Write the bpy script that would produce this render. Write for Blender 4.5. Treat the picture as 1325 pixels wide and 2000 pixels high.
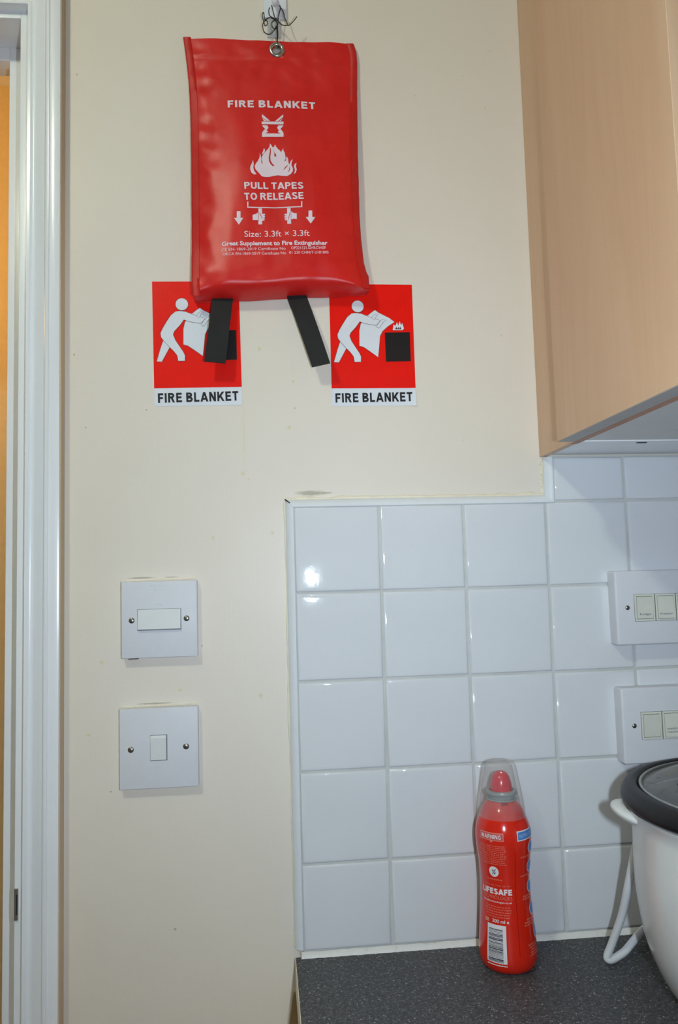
import bpy, bmesh, math, random
from mathutils import Vector, Matrix, noise
from mathutils.geometry import tessellate_polygon

random.seed(7)
for o in list(bpy.data.objects):
    bpy.data.objects.remove(o)
scn = bpy.context.scene
COL = scn.collection
ZO = 1410.0            # height of the tile grid's zero line above the floor (mm)


def mm(x, y, z):
    return Vector((x / 1000.0, y / 1000.0, (z + ZO) / 1000.0))


# ------------------------------------------------------------------ camera
def rot_cam(a, b, c):
    rp = Matrix(((1, 0, 0), (0, math.cos(a), -math.sin(a)), (0, math.sin(a), math.cos(a))))
    ry = Matrix(((math.cos(b), math.sin(b), 0), (-math.sin(b), math.cos(b), 0), (0, 0, 1)))
    rr = Matrix(((math.cos(c), 0, math.sin(c)), (0, 1, 0), (-math.sin(c), 0, math.cos(c))))
    return ry @ rp @ rr


cam_d = bpy.data.cameras.new('camera')
cam = bpy.data.objects.new('camera', cam_d)
COL.objects.link(cam)
cam_d.sensor_fit = 'VERTICAL'
cam_d.sensor_height = 23.6
cam_d.sensor_width = 15.6
cam_d.lens = 1525.0 / 2000.0 * 23.6
cam_d.clip_start = 0.02
R = rot_cam(0.08409, 0.09810, 0.02752)
right, fwd, upv = R.col[0], R.col[1], R.col[2]
M3 = Matrix((right, upv, -fwd)).transposed()
cam.matrix_world = Matrix.Translation(mm(-35.1, -895.4, -83.6)) @ M3.to_4x4()
scn.camera = cam

# ------------------------------------------------------------------ light
world = bpy.data.worlds.new('world')
scn.world = world
world.use_nodes = True
wb = world.node_tree.nodes['Background']
wb.inputs['Color'].default_value = (1.0, 0.97, 1.0, 1)
wb.inputs['Strength'].default_value = 0.12

# the camera's own flash: camera held upright, so the flash head sits to the right of the lens
fl_d = bpy.data.lights.new('camera_flash', 'AREA')
fl_d.shape = 'RECTANGLE'
fl_d.size = 0.016
fl_d.size_y = 0.036
fl_d.energy = 2.85
fl_d.spread = math.radians(138)
fl_d.color = (0.72, 0.86, 1.0)
fl = bpy.data.objects.new('camera_flash', fl_d)
COL.objects.link(fl)
fl.matrix_world = Matrix.Translation(mm(48, -880, -83)) @ M3.to_4x4()

# the kitchen's ceiling lamp, up and to the left of the camera
la_d = bpy.data.lights.new('ceiling_lamp_light', 'POINT')
la_d.shadow_soft_size = 0.045
la_d.energy = 15.5
la_d.color = (0.93, 1.0, 0.80)
la = bpy.data.objects.new('ceiling_lamp_light', la_d)
COL.objects.link(la)
la.location = mm(-557, -1011, 930)

# warm bulb in the hallway behind the door opening
ha_d = bpy.data.lights.new('hallway_bulb_light', 'POINT')
ha_d.shadow_soft_size = 0.05
ha_d.energy = 7.0
ha_d.color = (1.0, 0.55, 0.18)
ha = bpy.data.objects.new('hallway_bulb_light', ha_d)
COL.objects.link(ha)
ha.location = mm(-900, 430, 560)

scn.view_settings.view_transform = 'Standard'
scn.view_settings.look = 'None'
scn.view_settings.gamma = 1.0
scn.view_settings.use_curve_mapping = False
scn.view_settings.exposure = 0.0


# ------------------------------------------------------------------ helpers
def lin(c):
    c = c / 255.0
    return c / 12.92 if c <= 0.04045 else ((c + 0.055) / 1.055) ** 2.4


def rgb(r, g, b):
    return (lin(r), lin(g), lin(b), 1.0)


class NT:
    def __init__(self, name):
        self.m = bpy.data.materials.new(name)
        self.m.use_nodes = True
        self.t = self.m.node_tree
        self.bsdf = self.t.nodes['Principled BSDF']
        self.out = self.t.nodes['Material Output']

    def n(self, kind, **kw):
        nd = self.t.nodes.new(kind)
        for k, v in kw.items():
            setattr(nd, k, v)
        return nd

    def l(self, a, b):
        self.t.links.new(a, b)

    def coords(self, scale=(1, 1, 1)):
        tc = self.n('ShaderNodeTexCoord')
        mp = self.n('ShaderNodeMapping')
        mp.inputs['Scale'].default_value = scale
        self.l(tc.outputs['Object'], mp.inputs['Vector'])
        return mp.outputs['Vector']

    def noise(self, vec, scale, detail=3, rough=0.5):
        nd = self.n('ShaderNodeTexNoise')
        nd.inputs['Scale'].default_value = scale
        nd.inputs['Detail'].default_value = detail
        nd.inputs['Roughness'].default_value = rough
        self.l(vec, nd.inputs['Vector'])
        return nd.outputs['Fac']

    def ramp(self, fac, stops):
        nd = self.n('ShaderNodeValToRGB')
        el = nd.color_ramp.elements
        while len(el) < len(stops):
            el.new(0.5)
        for e, (p, c) in zip(el, stops):
            e.position = p
            e.color = c
        self.l(fac, nd.inputs['Fac'])
        return nd.outputs['Color']

    def bump(self, height, strength=0.2, dist=0.001):
        nd = self.n('ShaderNodeBump')
        nd.inputs['Strength'].default_value = strength
        nd.inputs['Distance'].default_value = dist
        self.l(height, nd.inputs['Height'])
        self.l(nd.outputs['Normal'], self.bsdf.inputs['Normal'])
        return nd

    def math(self, op, a, b=None, c=None, clamp=False):
        nd = self.n('ShaderNodeMath', operation=op)
        nd.use_clamp = clamp
        for i, v in enumerate((a, b, c)):
            if v is None:
                continue
            if isinstance(v, (int, float)):
                nd.inputs[i].default_value = v
            else:
                self.l(v, nd.inputs[i])
        return nd.outputs[0]

    def mix(self, fac, a, b):
        nd = self.n('ShaderNodeMix', data_type='RGBA')
        for s, v in ((0, fac), (6, a), (7, b)):
            if isinstance(v, (int, float)):
                nd.inputs[s].default_value = v
            elif isinstance(v, tuple):
                nd.inputs[s].default_value = v
            else:
                self.l(v, nd.inputs[s])
        return nd.outputs[2]


def mat(name, color, rough=0.5, metal=0.0, spec=0.5, vary=0.04, scale=60, bump=0.0, bscale=400, coat=0.0, stretch=(1, 1, 1), bdist=0.0005):
    """plain painted / plastic / cloth surface with faint mottling and fine relief"""
    s = NT(name)
    v = s.coords(stretch)
    f = s.noise(v, scale, 4, 0.6)
    c0 = tuple(max(0, x * (1 - vary)) for x in color[:3]) + (1,)
    c1 = tuple(min(1, x * (1 + vary)) for x in color[:3]) + (1,)
    s.l(s.ramp(f, [(0.3, c0), (0.7, c1)]), s.bsdf.inputs['Base Color'])
    s.bsdf.inputs['Roughness'].default_value = rough
    s.bsdf.inputs['Metallic'].default_value = metal
    s.bsdf.inputs['Specular IOR Level'].default_value = spec
    s.bsdf.inputs['Coat Weight'].default_value = coat
    s.bsdf.inputs['Coat Roughness'].default_value = 0.08
    if bump:
        s.bump(s.noise(v, bscale, 3, 0.6), bump, bdist)
    return s.m


def clear_plastic(name, tint, haze, gloss_rough=0.05, ior=1.45):
    """see-through shell: transparent, with a mirror film and a little milky haze"""
    s = NT(name)
    tr = s.n('ShaderNodeBsdfTransparent')
    tr.inputs['Color'].default_value = tint
    gl = s.n('ShaderNodeBsdfGlossy')
    gl.inputs['Roughness'].default_value = gloss_rough
    df = s.n('ShaderNodeBsdfDiffuse')
    df.inputs['Color'].default_value = (0.75, 0.76, 0.76, 1)
    v = s.coords()
    lw = s.n('ShaderNodeLayerWeight')
    lw.inputs['Blend'].default_value = 0.5
    edge = s.math('MULTIPLY', s.math('POWER', lw.outputs['Facing'], 4.0), haze * 3.0)
    hz = s.math('MULTIPLY_ADD', s.noise(v, 40, 3), haze * 1.6, edge, clamp=True)
    m1 = s.n('ShaderNodeMixShader')
    s.l(hz, m1.inputs[0]); s.l(tr.outputs[0], m1.inputs[1]); s.l(df.outputs[0], m1.inputs[2])
    fr = s.n('ShaderNodeLayerWeight')
    fr.inputs['Blend'].default_value = 0.5
    f3 = s.math('POWER', fr.outputs['Facing'], 3.5)
    fac = s.math('MULTIPLY_ADD', f3, 0.4, ((ior - 1) / (ior + 1)) ** 2)
    m2 = s.n('ShaderNodeMixShader')
    s.l(fac, m2.inputs[0]); s.l(m1.outputs[0], m2.inputs[1]); s.l(gl.outputs[0], m2.inputs[2])
    s.l(m2.outputs[0], s.out.inputs['Surface'])
    return s.m


def tag(o, label=None, cat=None, group=None, kind=None):
    for k, v in (('label', label), ('category', cat), ('group', group), ('kind', kind)):
        if v:
            o[k] = v
    return o


ORIGIN = {}


def thing(name, label, cat, at, group=None):
    o = bpy.data.objects.new(name, None)
    COL.objects.link(o)
    o.empty_display_size = 0.02
    o.location = mm(*at)
    ORIGIN[o.name] = mm(*at)
    return tag(o, label, cat, group)


class MB:
    """collects geometry in world millimetres; build() links it as one mesh object"""

    def __init__(self):
        self.v, self.f = [], []

    def add(self, vs, fs):
        b = len(self.v)
        self.v += [tuple(p) for p in vs]
        self.f += [tuple(i + b for i in q) for q in fs]
        return self

    def box(self, x0, x1, y0, y1, z0, z1, bev=0.0):
        if bev <= 0:
            vs = [(x, y, z) for z in (z0, z1) for y in (y0, y1) for x in (x0, x1)]
            return self.add(vs, [(0, 2, 3, 1), (4, 5, 7, 6), (0, 1, 5, 4), (2, 6, 7, 3), (0, 4, 6, 2), (1, 3, 7, 5)])
        bm = bmesh.new()
        bmesh.ops.create_cube(bm, size=1)
        for q in bm.verts:
            q.co = Vector((x0 if q.co.x < 0 else x1, y0 if q.co.y < 0 else y1, z0 if q.co.z < 0 else z1))
        bmesh.ops.bevel(bm, geom=bm.edges[:], offset=bev, segments=3, affect='EDGES', profile=0.6)
        return self.bm(bm)

    def bm(self, bm, M=None):
        bm.verts.index_update()
        vs = [(M @ q.co if M else q.co) for q in bm.verts]
        fs = [[q.index for q in f.verts] for f in bm.faces]
        self.add(vs, fs)
        bm.free()
        return self

    def lathe(self, prof, cx, cy, cz, seg=64, a0=0.0, a1=360.0):
        full = abs(a1 - a0 - 360) < 1e-6
        n = seg if full else seg + 1
        vs, fs = [], []
        for (r, z) in prof:
            for i in range(n):
                a = math.radians(a0 + (a1 - a0) * i / seg)
                vs.append((cx + r * math.sin(a), cy - r * math.cos(a), cz + z))
        for j in range(len(prof) - 1):
            for i in range(seg):
                k = (i + 1) % n
                fs.append((j * n + i, j * n + k, (j + 1) * n + k, (j + 1) * n + i))
        return self.add(vs, fs)

    def tube(self, pts, r, seg=8, smooth=6):
        pts = [Vector(p) for p in pts]
        if smooth > 1 and len(pts) > 2:
            q = []
            P = [pts[0]] + pts + [pts[-1]]
            for i in range(1, len(P) - 2):
                for k in range(smooth):
                    t = k / smooth
                    a, b, c, d = P[i - 1], P[i], P[i + 1], P[i + 2]
                    q.append(0.5 * (2 * b + (c - a) * t + (2 * a - 5 * b + 4 * c - d) * t * t + (3 * b - a - 3 * c + d) * t ** 3))
            q.append(pts[-1])
            pts = q
        vs, fs = [], []
        nrm = None
        for i, p in enumerate(pts):
            t = (pts[min(i + 1, len(pts) - 1)] - pts[max(i - 1, 0)])
            if t.length < 1e-6:
                t = Vector((0, 0, 1))
            t.normalize()
            if nrm is None:
                nrm = t.orthogonal().normalized()
            else:
                nrm = (nrm - t * nrm.dot(t))
                nrm = nrm.normalized() if nrm.length > 1e-6 else t.orthogonal().normalized()
            bi = t.cross(nrm)
            for k in range(seg):
                a = 2 * math.pi * k / seg
                vs.append(p + (nrm * math.cos(a) + bi * math.sin(a)) * r)
        n = len(pts)
        for i in range(n - 1):
            for k in range(seg):
                fs.append((i * seg + k, i * seg + (k + 1) % seg, (i + 1) * seg + (k + 1) % seg, (i + 1) * seg + k))
        fs.append(tuple(range(seg))[::-1])
        fs.append(tuple((n - 1) * seg + k for k in range(seg)))
        return self.add(vs, fs)

    def prism(self, poly, y0, y1):
        """polygon in x,z pulled from y0 (front) to y1"""
        n = len(poly)
        tri = tessellate_polygon([[Vector((p[0], p[1], 0)) for p in poly]])
        vs = [(p[0], y0, p[1]) for p in poly] + [(p[0], y1, p[1]) for p in poly]
        fs = [tuple(t) for t in tri] + [tuple(i + n for i in t)[::-1] for t in tri]
        fs += [(i, (i + 1) % n, (i + 1) % n + n, i + n) for i in range(n)]
        return self.add(vs, fs)

    def extrude(self, prof, axis, a, b):
        """closed profile of (p,q) swept straight along x or z; ends may be skewed: a,b functions of (p,q)"""
        n = len(prof)
        vs = []
        for e in (a, b):
            for (p, q) in prof:
                s = e(p, q) if callable(e) else e
                vs.append((s, q, p) if axis == 'x' else (p, q, s))
        fs = [(i, (i + 1) % n, (i + 1) % n + n, i + n) for i in range(n)]
        fs += [tuple(range(n))[::-1], tuple(range(n, 2 * n))]
        return self.add(vs, fs)

    def build(self, name, m, parent=None, smooth=False, label=None, at=None, ang=35):
        me = bpy.data.meshes.new(name)
        if parent is not None:
            org = ORIGIN[parent.name]
        elif at is not None:
            org = mm(*at)
        else:
            org = Vector((0, 0, 0))
        me.from_pydata([tuple(mm(*p) - org) for p in self.v], [], self.f)
        bm = bmesh.new()
        bm.from_mesh(me)
        bmesh.ops.recalc_face_normals(bm, faces=bm.faces[:])
        bm.to_mesh(me)
        bm.free()
        me.materials.append(m)
        if smooth:
            me.polygons.foreach_set('use_smooth', [True] * len(me.polygons))
            if ang < 180:
                me.set_sharp_from_angle(angle=math.radians(ang))
        me.update()
        o = bpy.data.objects.new(name, me)
        COL.objects.link(o)
        ORIGIN[o.name] = org
        if parent is not None:
            o.parent = parent
            if parent.type == 'MESH':
                pass
        else:
            o.location = org
        if label:
            o['label'] = label
        return o


def struct(o, label=None, cat=None):
    return tag(o, label, cat, None, 'structure')


def sub(o, name, mb, m, **kw):
    return mb.build(name, m, o, **kw)


def text_mesh(s, bold=0.0, space=1.0):
    """flat letters: list of verts (x,y) and faces, normalised so that caps run 0..1 high and width is kept"""
    cu = bpy.data.curves.new('letters', 'FONT')
    cu.body = s
    cu.size = 1.0
    cu.offset = bold
    cu.resolution_u = 3
    cu.space_character = space
    ob = bpy.data.objects.new('letters', cu)
    COL.objects.link(ob)
    dg = bpy.context.evaluated_depsgraph_get()
    me = bpy.data.meshes.new_from_object(ob.evaluated_get(dg))
    bm = bmesh.new()
    bm.from_mesh(me)
    bmesh.ops.remove_doubles(bm, verts=bm.verts[:], dist=1e-5)
    bmesh.ops.triangulate(bm, faces=bm.faces[:])
    bm.verts.index_update()
    vs = [(q.co.x, q.co.y) for q in bm.verts]
    fs = [[q.index for q in f.verts] for f in bm.faces]
    bm.free()
    bpy.data.objects.remove(ob)
    bpy.data.curves.remove(cu)
    bpy.data.meshes.remove(me)
    return vs, fs


CAP = 0.729  # cap height of the built-in face at size 1 (measured below)
_v, _f = text_mesh('H')
CAP = max(p[1] for p in _v) - min(p[1] for p in _v)


def fit_text(s, left, rightp, cap, bold=0.0, space=1.0):
    """letters stretched to span left..right base points with the given cap height -> verts (x,z), faces"""
    vs, fs = text_mesh(s, bold, space)
    x0 = min(p[0] for p in vs)
    x1 = max(p[0] for p in vs)
    L, Rr = Vector(left), Vector(rightp)
    d = (Rr - L)
    n = Vector((-d.y, d.x)).normalized()
    out = [L + d * ((x - x0) / (x1 - x0)) + n * (y / CAP * cap) for x, y in vs]
    return [(q.x, q.y) for q in out], fs


def tri_poly(poly):
    t = tessellate_polygon([[Vector((p[0], p[1], 0)) for p in poly]])
    return list(poly), [tuple(i) for i in t]


def draped(items, surf, off, maxlen=6.0):
    """list of (verts2d, faces) laid on a surface: surf(x,z,off)->(x,y,z)"""
    m = MB()
    for n_item, (vs, fs) in enumerate(items):
        bm = bmesh.new()
        bv = [bm.verts.new((p[0], p[1], 0)) for p in vs]
        for f in fs:
            try:
                bm.faces.new([bv[i] for i in f])
            except ValueError:
                pass
        for _ in range(3):
            es = [e for e in bm.edges if e.calc_length() > maxlen]
            if not es:
                break
            bmesh.ops.subdivide_edges(bm, edges=es, cuts=1)
            bmesh.ops.triangulate(bm, faces=bm.faces[:])
        bm.verts.index_update()
        m.add([surf(q.co.x, q.co.y, off + 0.008 * (n_item % 5)) for q in bm.verts], [[q.index for q in f.verts] for f in bm.faces])
        bm.free()
    return m


# ---- plain grotesque capitals drawn with thick strokes
def stroke_poly(pts, w):
    P = [Vector(p) for p in pts]
    n = len(P)
    L, Rr = [], []
    for i in range(n):
        d0 = (P[i] - P[i - 1]).normalized() if i > 0 else (P[1] - P[0]).normalized()
        d1 = (P[i + 1] - P[i]).normalized() if i < n - 1 else d0
        nn = Vector((-d0.y, d0.x)) + Vector((-d1.y, d1.x))
        nn.normalize()
        k = w / 2 / max(0.5, nn.dot(Vector((-d0.y, d0.x))))
        L.append(P[i] + nn * k)
        Rr.append(P[i] - nn * k)
    return L, Rr


def clip_y(poly, lo, hi):
    for lim, keep in ((lo, lambda y: y >= lo - 1e-9), (hi, lambda y: y <= hi + 1e-9)):
        out = []
        for i in range(len(poly)):
            a, c = poly[i - 1], poly[i]
            ka, kc = keep(a[1]), keep(c[1])
            if ka != kc:
                t = (lim - a[1]) / (c[1] - a[1])
                out.append((a[0] + (c[0] - a[0]) * t, lim))
            if kc:
                out.append((c[0], c[1]))
        poly = out
    return poly


def arc(cx, cy, rx, ry, a0, a1, n=9):
    return [(cx + rx * math.cos(math.radians(a0 + (a1 - a0) * i / n)), cy + ry * math.sin(math.radians(a0 + (a1 - a0) * i / n))) for i in range(n + 1)]


def glyph(c, w):
    h = w / 2
    stem = [(h, 0), (h, 1)]
    if c == 'I':
        return w, [stem]
    if c == 'F':
        return 0.58, [stem, [(0, 1 - h), (0.58, 1 - h)], [(0, 0.50), (0.53, 0.50)]]
    if c == 'E':
        return 0.62, [stem, [(0, 1 - h), (0.61, 1 - h)], [(0, 0.52), (0.57, 0.52)], [(0, h), (0.62, h)]]
    if c == 'L':
        return 0.57, [stem, [(0, h), (0.57, h)]]
    if c == 'T':
        return 0.64, [[(0.32, 0), (0.32, 1)], [(0, 1 - h), (0.64, 1 - h)]]
    if c == 'P':
        r = (0.56 - w) / 2 + h * 0.0
        return 0.66, [stem, [(0, 1 - h), (0.36, 1 - h)] + arc(0.36, 0.70, 0.30 - h, 0.30 - h, 80, -80) + [(0.36, 0.40 + h), (0, 0.40 + h)]]
    if c == 'R':
        return 0.72, [stem, [(0, 1 - h), (0.38, 1 - h)] + arc(0.38, 0.72, 0.29 - h, 0.28 - h, 80, -80) + [(0.38, 0.44 + h), (0, 0.44 + h)], [(0.36, 0.52), (0.66, -0.1)]]
    if c == 'B':
        return 0.70, [stem, [(0, 1 - h), (0.38, 1 - h)] + arc(0.38, 0.745, 0.27 - h, 0.255 - h, 80, -80) + [(0.38, 0.49 + h), (0, 0.49 + h)],
                      [(0, 0.57 - h), (0.40, 0.57 - h)] + arc(0.40, 0.285, 0.30 - h, 0.285 - h, 80, -80) + [(0.40, h), (0, h)]]
    if c == 'A':
        return 0.78, [[(0.04, -0.1), (0.39, 1.02)], [(0.74, -0.1), (0.39, 1.02)], [(0.18, 0.29), (0.60, 0.29)]]
    if c == 'N':
        return 0.72, [stem, [(0.72 - h, 0), (0.72 - h, 1)], [(h * 0.7, 1.08), (0.72 - h * 0.7, -0.08)]]
    if c == 'K':
        return 0.74, [stem, [(h, 0.30), (0.70, 1.06)], [(0.30, 0.62), (0.70, -0.08)]]
    if c == 'U':
        return 0.70, [[(h, 1), (h, 0.30)] + arc(0.35, 0.30, 0.35 - h, 0.30 - h, 190, 350) + [(0.70 - h, 0.30), (0.70 - h, 1)]]
    if c == 'O':
        return 0.80, [arc(0.40, 0.5, 0.40 - h, 0.51 - h, 0, 183, 14), arc(0.40, 0.5, 0.40 - h, 0.51 - h, 180, 363, 14)]
    if c == 'S':
        return 0.68, [arc(0.34, 0.735, 0.33 - h, 0.275 - h, 15, 235, 12) + arc(0.34, 0.275, 0.34 - h, 0.285 - h, 60, -165, 12)]
    if c == 'G':
        return 0.78, [arc(0.40, 0.5, 0.40 - h, 0.51 - h, 42, 330, 16) + [(0.76 - h, 0.20), (0.76 - h, 0.46)], [(0.44, 0.44), (0.76, 0.44)]]
    if c == 'W':
        return 1.04, [[(0.05, 1.1), (0.28, -0.06)], [(0.28, -0.06), (0.52, 1.02)], [(0.52, 1.02), (0.76, -0.06)], [(0.76, -0.06), (0.99, 1.1)]]
    return 0.16, []


def grot(s, left, rightp, cap, w=0.19, gap=0.13):
    """stroke-drawn capitals fitted between two base points -> list of (verts2d, faces)"""
    x = 0.0
    polys = []
    for c in s:
        adv, strokes = glyph(c, w)
        for st in strokes:
            L, Rr = stroke_poly(st, w)
            for i in range(len(L) - 1):
                q = clip_y([tuple(L[i]), tuple(L[i + 1]), tuple(Rr[i + 1]), tuple(Rr[i])], 0, 1)
                if len(q) > 2:
                    polys.append((i == 0, [(x + a, b_) for a, b_ in q]))
        x += adv + gap
    tot = x - gap
    A, B = Vector(left), Vector(rightp)
    d = B - A
    n = Vector((-d.y, d.x)).normalized()
    items = []
    cur_v, cur_f = [], []
    for first, q in polys:
        if first and cur_v:
            items.append((cur_v, cur_f))
            cur_v, cur_f = [], []
        k = len(cur_v)
        cur_v += [tuple(A + d * (a / tot) + n * (b_ * cap)) for a, b_ in q]
        cur_f.append(tuple(range(k, k + len(q))))
    items.append((cur_v, cur_f))
    return items

SIGN = {'band1': [(50.2, 105.9), (52.3, 109.2), (56.0, 111.3), (58.6, 111.1), (55.7, 108.7), (53.7, 104.4)],
 'band2': [(55.8, 95.3), (58.5, 100.2), (62.6, 104.2), (67.8, 104.5), (63.1, 100.7), (59.0, 94.0)],
 'blanket': [(37.0, 99.4), (35.0, 90.8), (34.5, 72.4), (39.4, 71.1), (47.0, 65.8), (56.5, 58.6), (58.3, 72.4), (59.6, 84.3), (62.8, 90.3),
             (69.5, 96.3), (77.6, 101.6), (71.8, 106.2), (64.1, 110.2), (58.9, 112.8), (54.5, 116.1), (49.8, 112.8), (45.8, 109.4), (41.8, 109.1),
             (44.3, 104.1)],
 'body': [(31.5, 112.3), (26.3, 111.7), (21.0, 107.3), (16.2, 100.0), (11.5, 92.1), (8.7, 86.1), (9.1, 81.5), (12.3, 76.9), (18.6, 69.7),
          (23.6, 64.5), (27.3, 59.2), (28.2, 52.9), (35.6, 52.9), (36.0, 59.2), (34.0, 63.8), (30.2, 69.7), (25.3, 77.6), (22.9, 84.2), (24.3, 88.2),
          (31.0, 95.4), (35.8, 102.1), (40.3, 100.1), (48.0, 98.6), (55.2, 97.5), (57.9, 100.2), (60.2, 103.1), (53.5, 105.5), (45.7, 108.1),
          (38.0, 111.4)],
 'box': [(65.6, 88.6), (95.9, 89.3), (95.9, 53.7), (65.9, 53.2)],
 'fire': [(75.3, 92.3), (76.6, 98.9), (78.4, 96.6), (80.9, 101.6), (82.0, 97.0), (84.2, 102.6), (85.3, 97.7), (87.1, 100.3), (89.0, 93.7),
          (87.1, 91.7), (75.9, 91.6)],
 'firein': [(78.2, 92.6), (79.6, 96.0), (80.8, 93.0), (82.2, 95.6), (83.2, 92.6), (84.4, 96.3), (85.5, 92.6)],
 'head': ((33.8, 120.4), 7.2),
 'rear_leg': [(11.7, 77.6), (8.2, 67.7), (3.7, 52.7), (9.3, 52.3), (18.6, 69.1)],
 'red_bottom': [(-0.2, 20.3), (100.3, 21.7)],
 'text': [(3.9, 2.9), (96.3, 4.8), (4.2, 14.0)]}
PRINT = {'arrow_print': [[(-57.9, 338.8), (-53.5, 338.9), (-53.7, 331.1), (-50.5, 331.0), (-55.7, 322.9), (-61.1, 330.8), (-58.0, 331.1)],
                 [(24.7, 341.3), (29.0, 341.4), (28.9, 333.7), (32.5, 333.6), (26.9, 325.7), (21.3, 333.4), (24.5, 333.7)]],
 'bracket_print': [[(-45.7, 350.5), (-44.4, 350.5), (-44.5, 344.5), (-13.7, 345.0), (16.2, 346.6), (16.3, 352.5), (17.8, 352.6), (17.6, 345.4),
                    (-13.8, 343.8), (-45.8, 343.2)]],
 'emblem_print': [[(-26.6, 447.3), (-23.4, 443.6), (-26.0, 440.3), (-27.1, 437.8), (-27.2, 432.7), (-2.0, 433.5), (-1.9, 438.6), (-3.1, 441.0),
                   (-5.4, 444.2), (-2.1, 448.1), (-2.4, 449.4), (-8.0, 448.8), (-9.3, 445.4), (-7.2, 442.2), (-8.7, 439.9), (-5.5, 437.9),
                   (-23.2, 437.4), (-19.9, 439.8), (-21.7, 441.8), (-19.4, 445.1), (-20.6, 448.4), (-25.8, 448.7)],
                  [(-27.2, 453.5), (-1.6, 454.3), (-1.6, 450.5), (-27.3, 449.8)], [(-26.6, 463.4), (-17.4, 454.8), (-20.9, 454.7), (-26.7, 459.2)],
                  [(-26.4, 458.1), (-21.4, 454.5), (-24.7, 454.4)], [(-1.7, 464.2), (-11.5, 454.6), (-8.2, 454.7), (-1.8, 460.4)],
                  [(-2.2, 458.5), (-7.0, 454.7), (-4.8, 454.8)]],
 'flame_cut': [[(-18.2, 419.9), (-17.2, 416.9), (-17.3, 412.4), (-18.1, 407.1), (-17.9, 401.9), (-15.8, 397.8), (-13.7, 396.0), (-15.1, 394.4),
                (-18.0, 397.4), (-19.7, 401.1), (-19.9, 406.3), (-18.7, 412.4)],
               [(-14.1, 418.5), (-13.2, 412.5), (-11.6, 410.3), (-11.1, 407.3), (-13.3, 407.2), (-13.4, 411.0)],
               [(0.3, 406.1), (0.1, 402.3), (-2.4, 401.0), (-0.9, 403.1)], [(-3.6, 390.0), (-1.5, 393.3), (2.3, 397.1), (1.3, 394.8), (-1.5, 391.6)],
               [(1.6, 387.2), (3.3, 390.4), (3.9, 394.9), (4.5, 391.1), (3.1, 388.5)],
               [(-28.1, 406.1), (-27.7, 400.1), (-26.8, 397.0), (-28.7, 399.3)]],
 'flame_print': [[(-28.3, 381.7), (-32.1, 386.1), (-35.6, 390.2), (-36.5, 393.9), (-34.8, 397.7), (-32.2, 401.5), (-30.7, 405.3), (-30.1, 408.7),
                  (-30.9, 412.0), (-29.2, 408.3), (-28.5, 403.1), (-27.8, 406.9), (-26.2, 409.9), (-23.4, 413.8), (-20.1, 417.6), (-18.6, 420.7),
                  (-18.3, 424.4), (-16.7, 422.2), (-15.4, 419.6), (-13.9, 419.3), (-12.8, 422.0), (-12.0, 423.0), (-11.0, 420.1), (-8.9, 417.2),
                  (-6.5, 415.0), (-5.4, 412.7), (-4.6, 415.0), (-2.4, 418.5), (-2.8, 415.8), (-1.1, 412.1), (-0.6, 407.6), (-0.4, 404.6),
                  (1.0, 407.6), (2.5, 404.6), (2.8, 400.1), (3.5, 397.1), (4.7, 399.4), (5.5, 401.7), (8.1, 404.0), (6.6, 400.2), (6.1, 396.5),
                  (7.8, 392.7), (7.9, 389.7), (5.5, 385.5), (1.1, 382.8), (-4.6, 383.0), (-9.6, 383.7), (-14.7, 382.8), (-19.7, 381.4),
                  (-24.7, 381.1)],
                 [(-41.7, 390.0), (-41.3, 393.8), (-39.4, 397.6), (-38.3, 401.7), (-37.4, 396.9), (-38.1, 392.4), (-37.1, 387.9), (-34.3, 383.8),
                  (-37.5, 383.4), (-40.4, 385.6)],
                 [(-27.6, 409.1), (-27.2, 412.1), (-25.9, 415.2), (-25.4, 418.2), (-24.0, 416.0), (-24.5, 413.0), (-25.9, 411.1)],
                 [(8.8, 385.2), (10.3, 390.5), (9.0, 395.0), (10.1, 398.1), (12.3, 399.6), (11.4, 395.8), (12.3, 391.3), (11.0, 387.2)]],
 'hand_line': [[(-32.3, 337.4), (-31.0, 335.2), (-29.2, 330.8), (-28.6, 330.8), (-30.4, 335.6), (-31.6, 337.7)],
               [(3.1, 339.0), (2.2, 335.8), (0.8, 330.2), (1.4, 330.2), (2.8, 335.7), (3.7, 338.9)],
               [(-33.1, 338.5), (-32.7, 338.5), (-32.9, 329.1), (-33.3, 329.1)], [(4.2, 340.1), (4.6, 340.1), (4.6, 330.3), (4.2, 330.3)]],
 'hand_print': [[(-33.0, 343.0), (-29.0, 343.0), (-29.1, 324.1), (-33.4, 324.1)],
                [(-39.8, 335.1), (-36.4, 336.2), (-33.1, 338.5), (-29.9, 338.6), (-28.7, 336.7), (-25.7, 336.8), (-25.7, 335.0), (-28.5, 334.7),
                 (-25.7, 334.1), (-25.7, 332.8), (-28.5, 332.5), (-26.0, 331.9), (-26.0, 330.6), (-28.6, 330.5), (-26.3, 329.9), (-26.4, 328.5),
                 (-29.2, 328.5), (-33.3, 329.1), (-36.5, 329.0), (-39.9, 328.9)],
                [(-0.0, 344.2), (4.0, 344.2), (4.3, 325.3), (-0.2, 325.2)],
                [(11.0, 337.9), (7.6, 338.2), (4.4, 340.3), (0.7, 340.3), (-0.4, 337.7), (-3.2, 336.8), (-3.2, 335.4), (-0.2, 335.2), (-3.2, 334.5),
                 (-3.2, 333.4), (-0.2, 333.2), (-3.1, 332.5), (-3.1, 331.3), (-0.3, 331.2), (-2.8, 330.5), (-2.8, 329.4), (0.4, 329.7), (4.2, 330.3),
                 (7.5, 331.5), (10.9, 331.0)]]}
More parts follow.
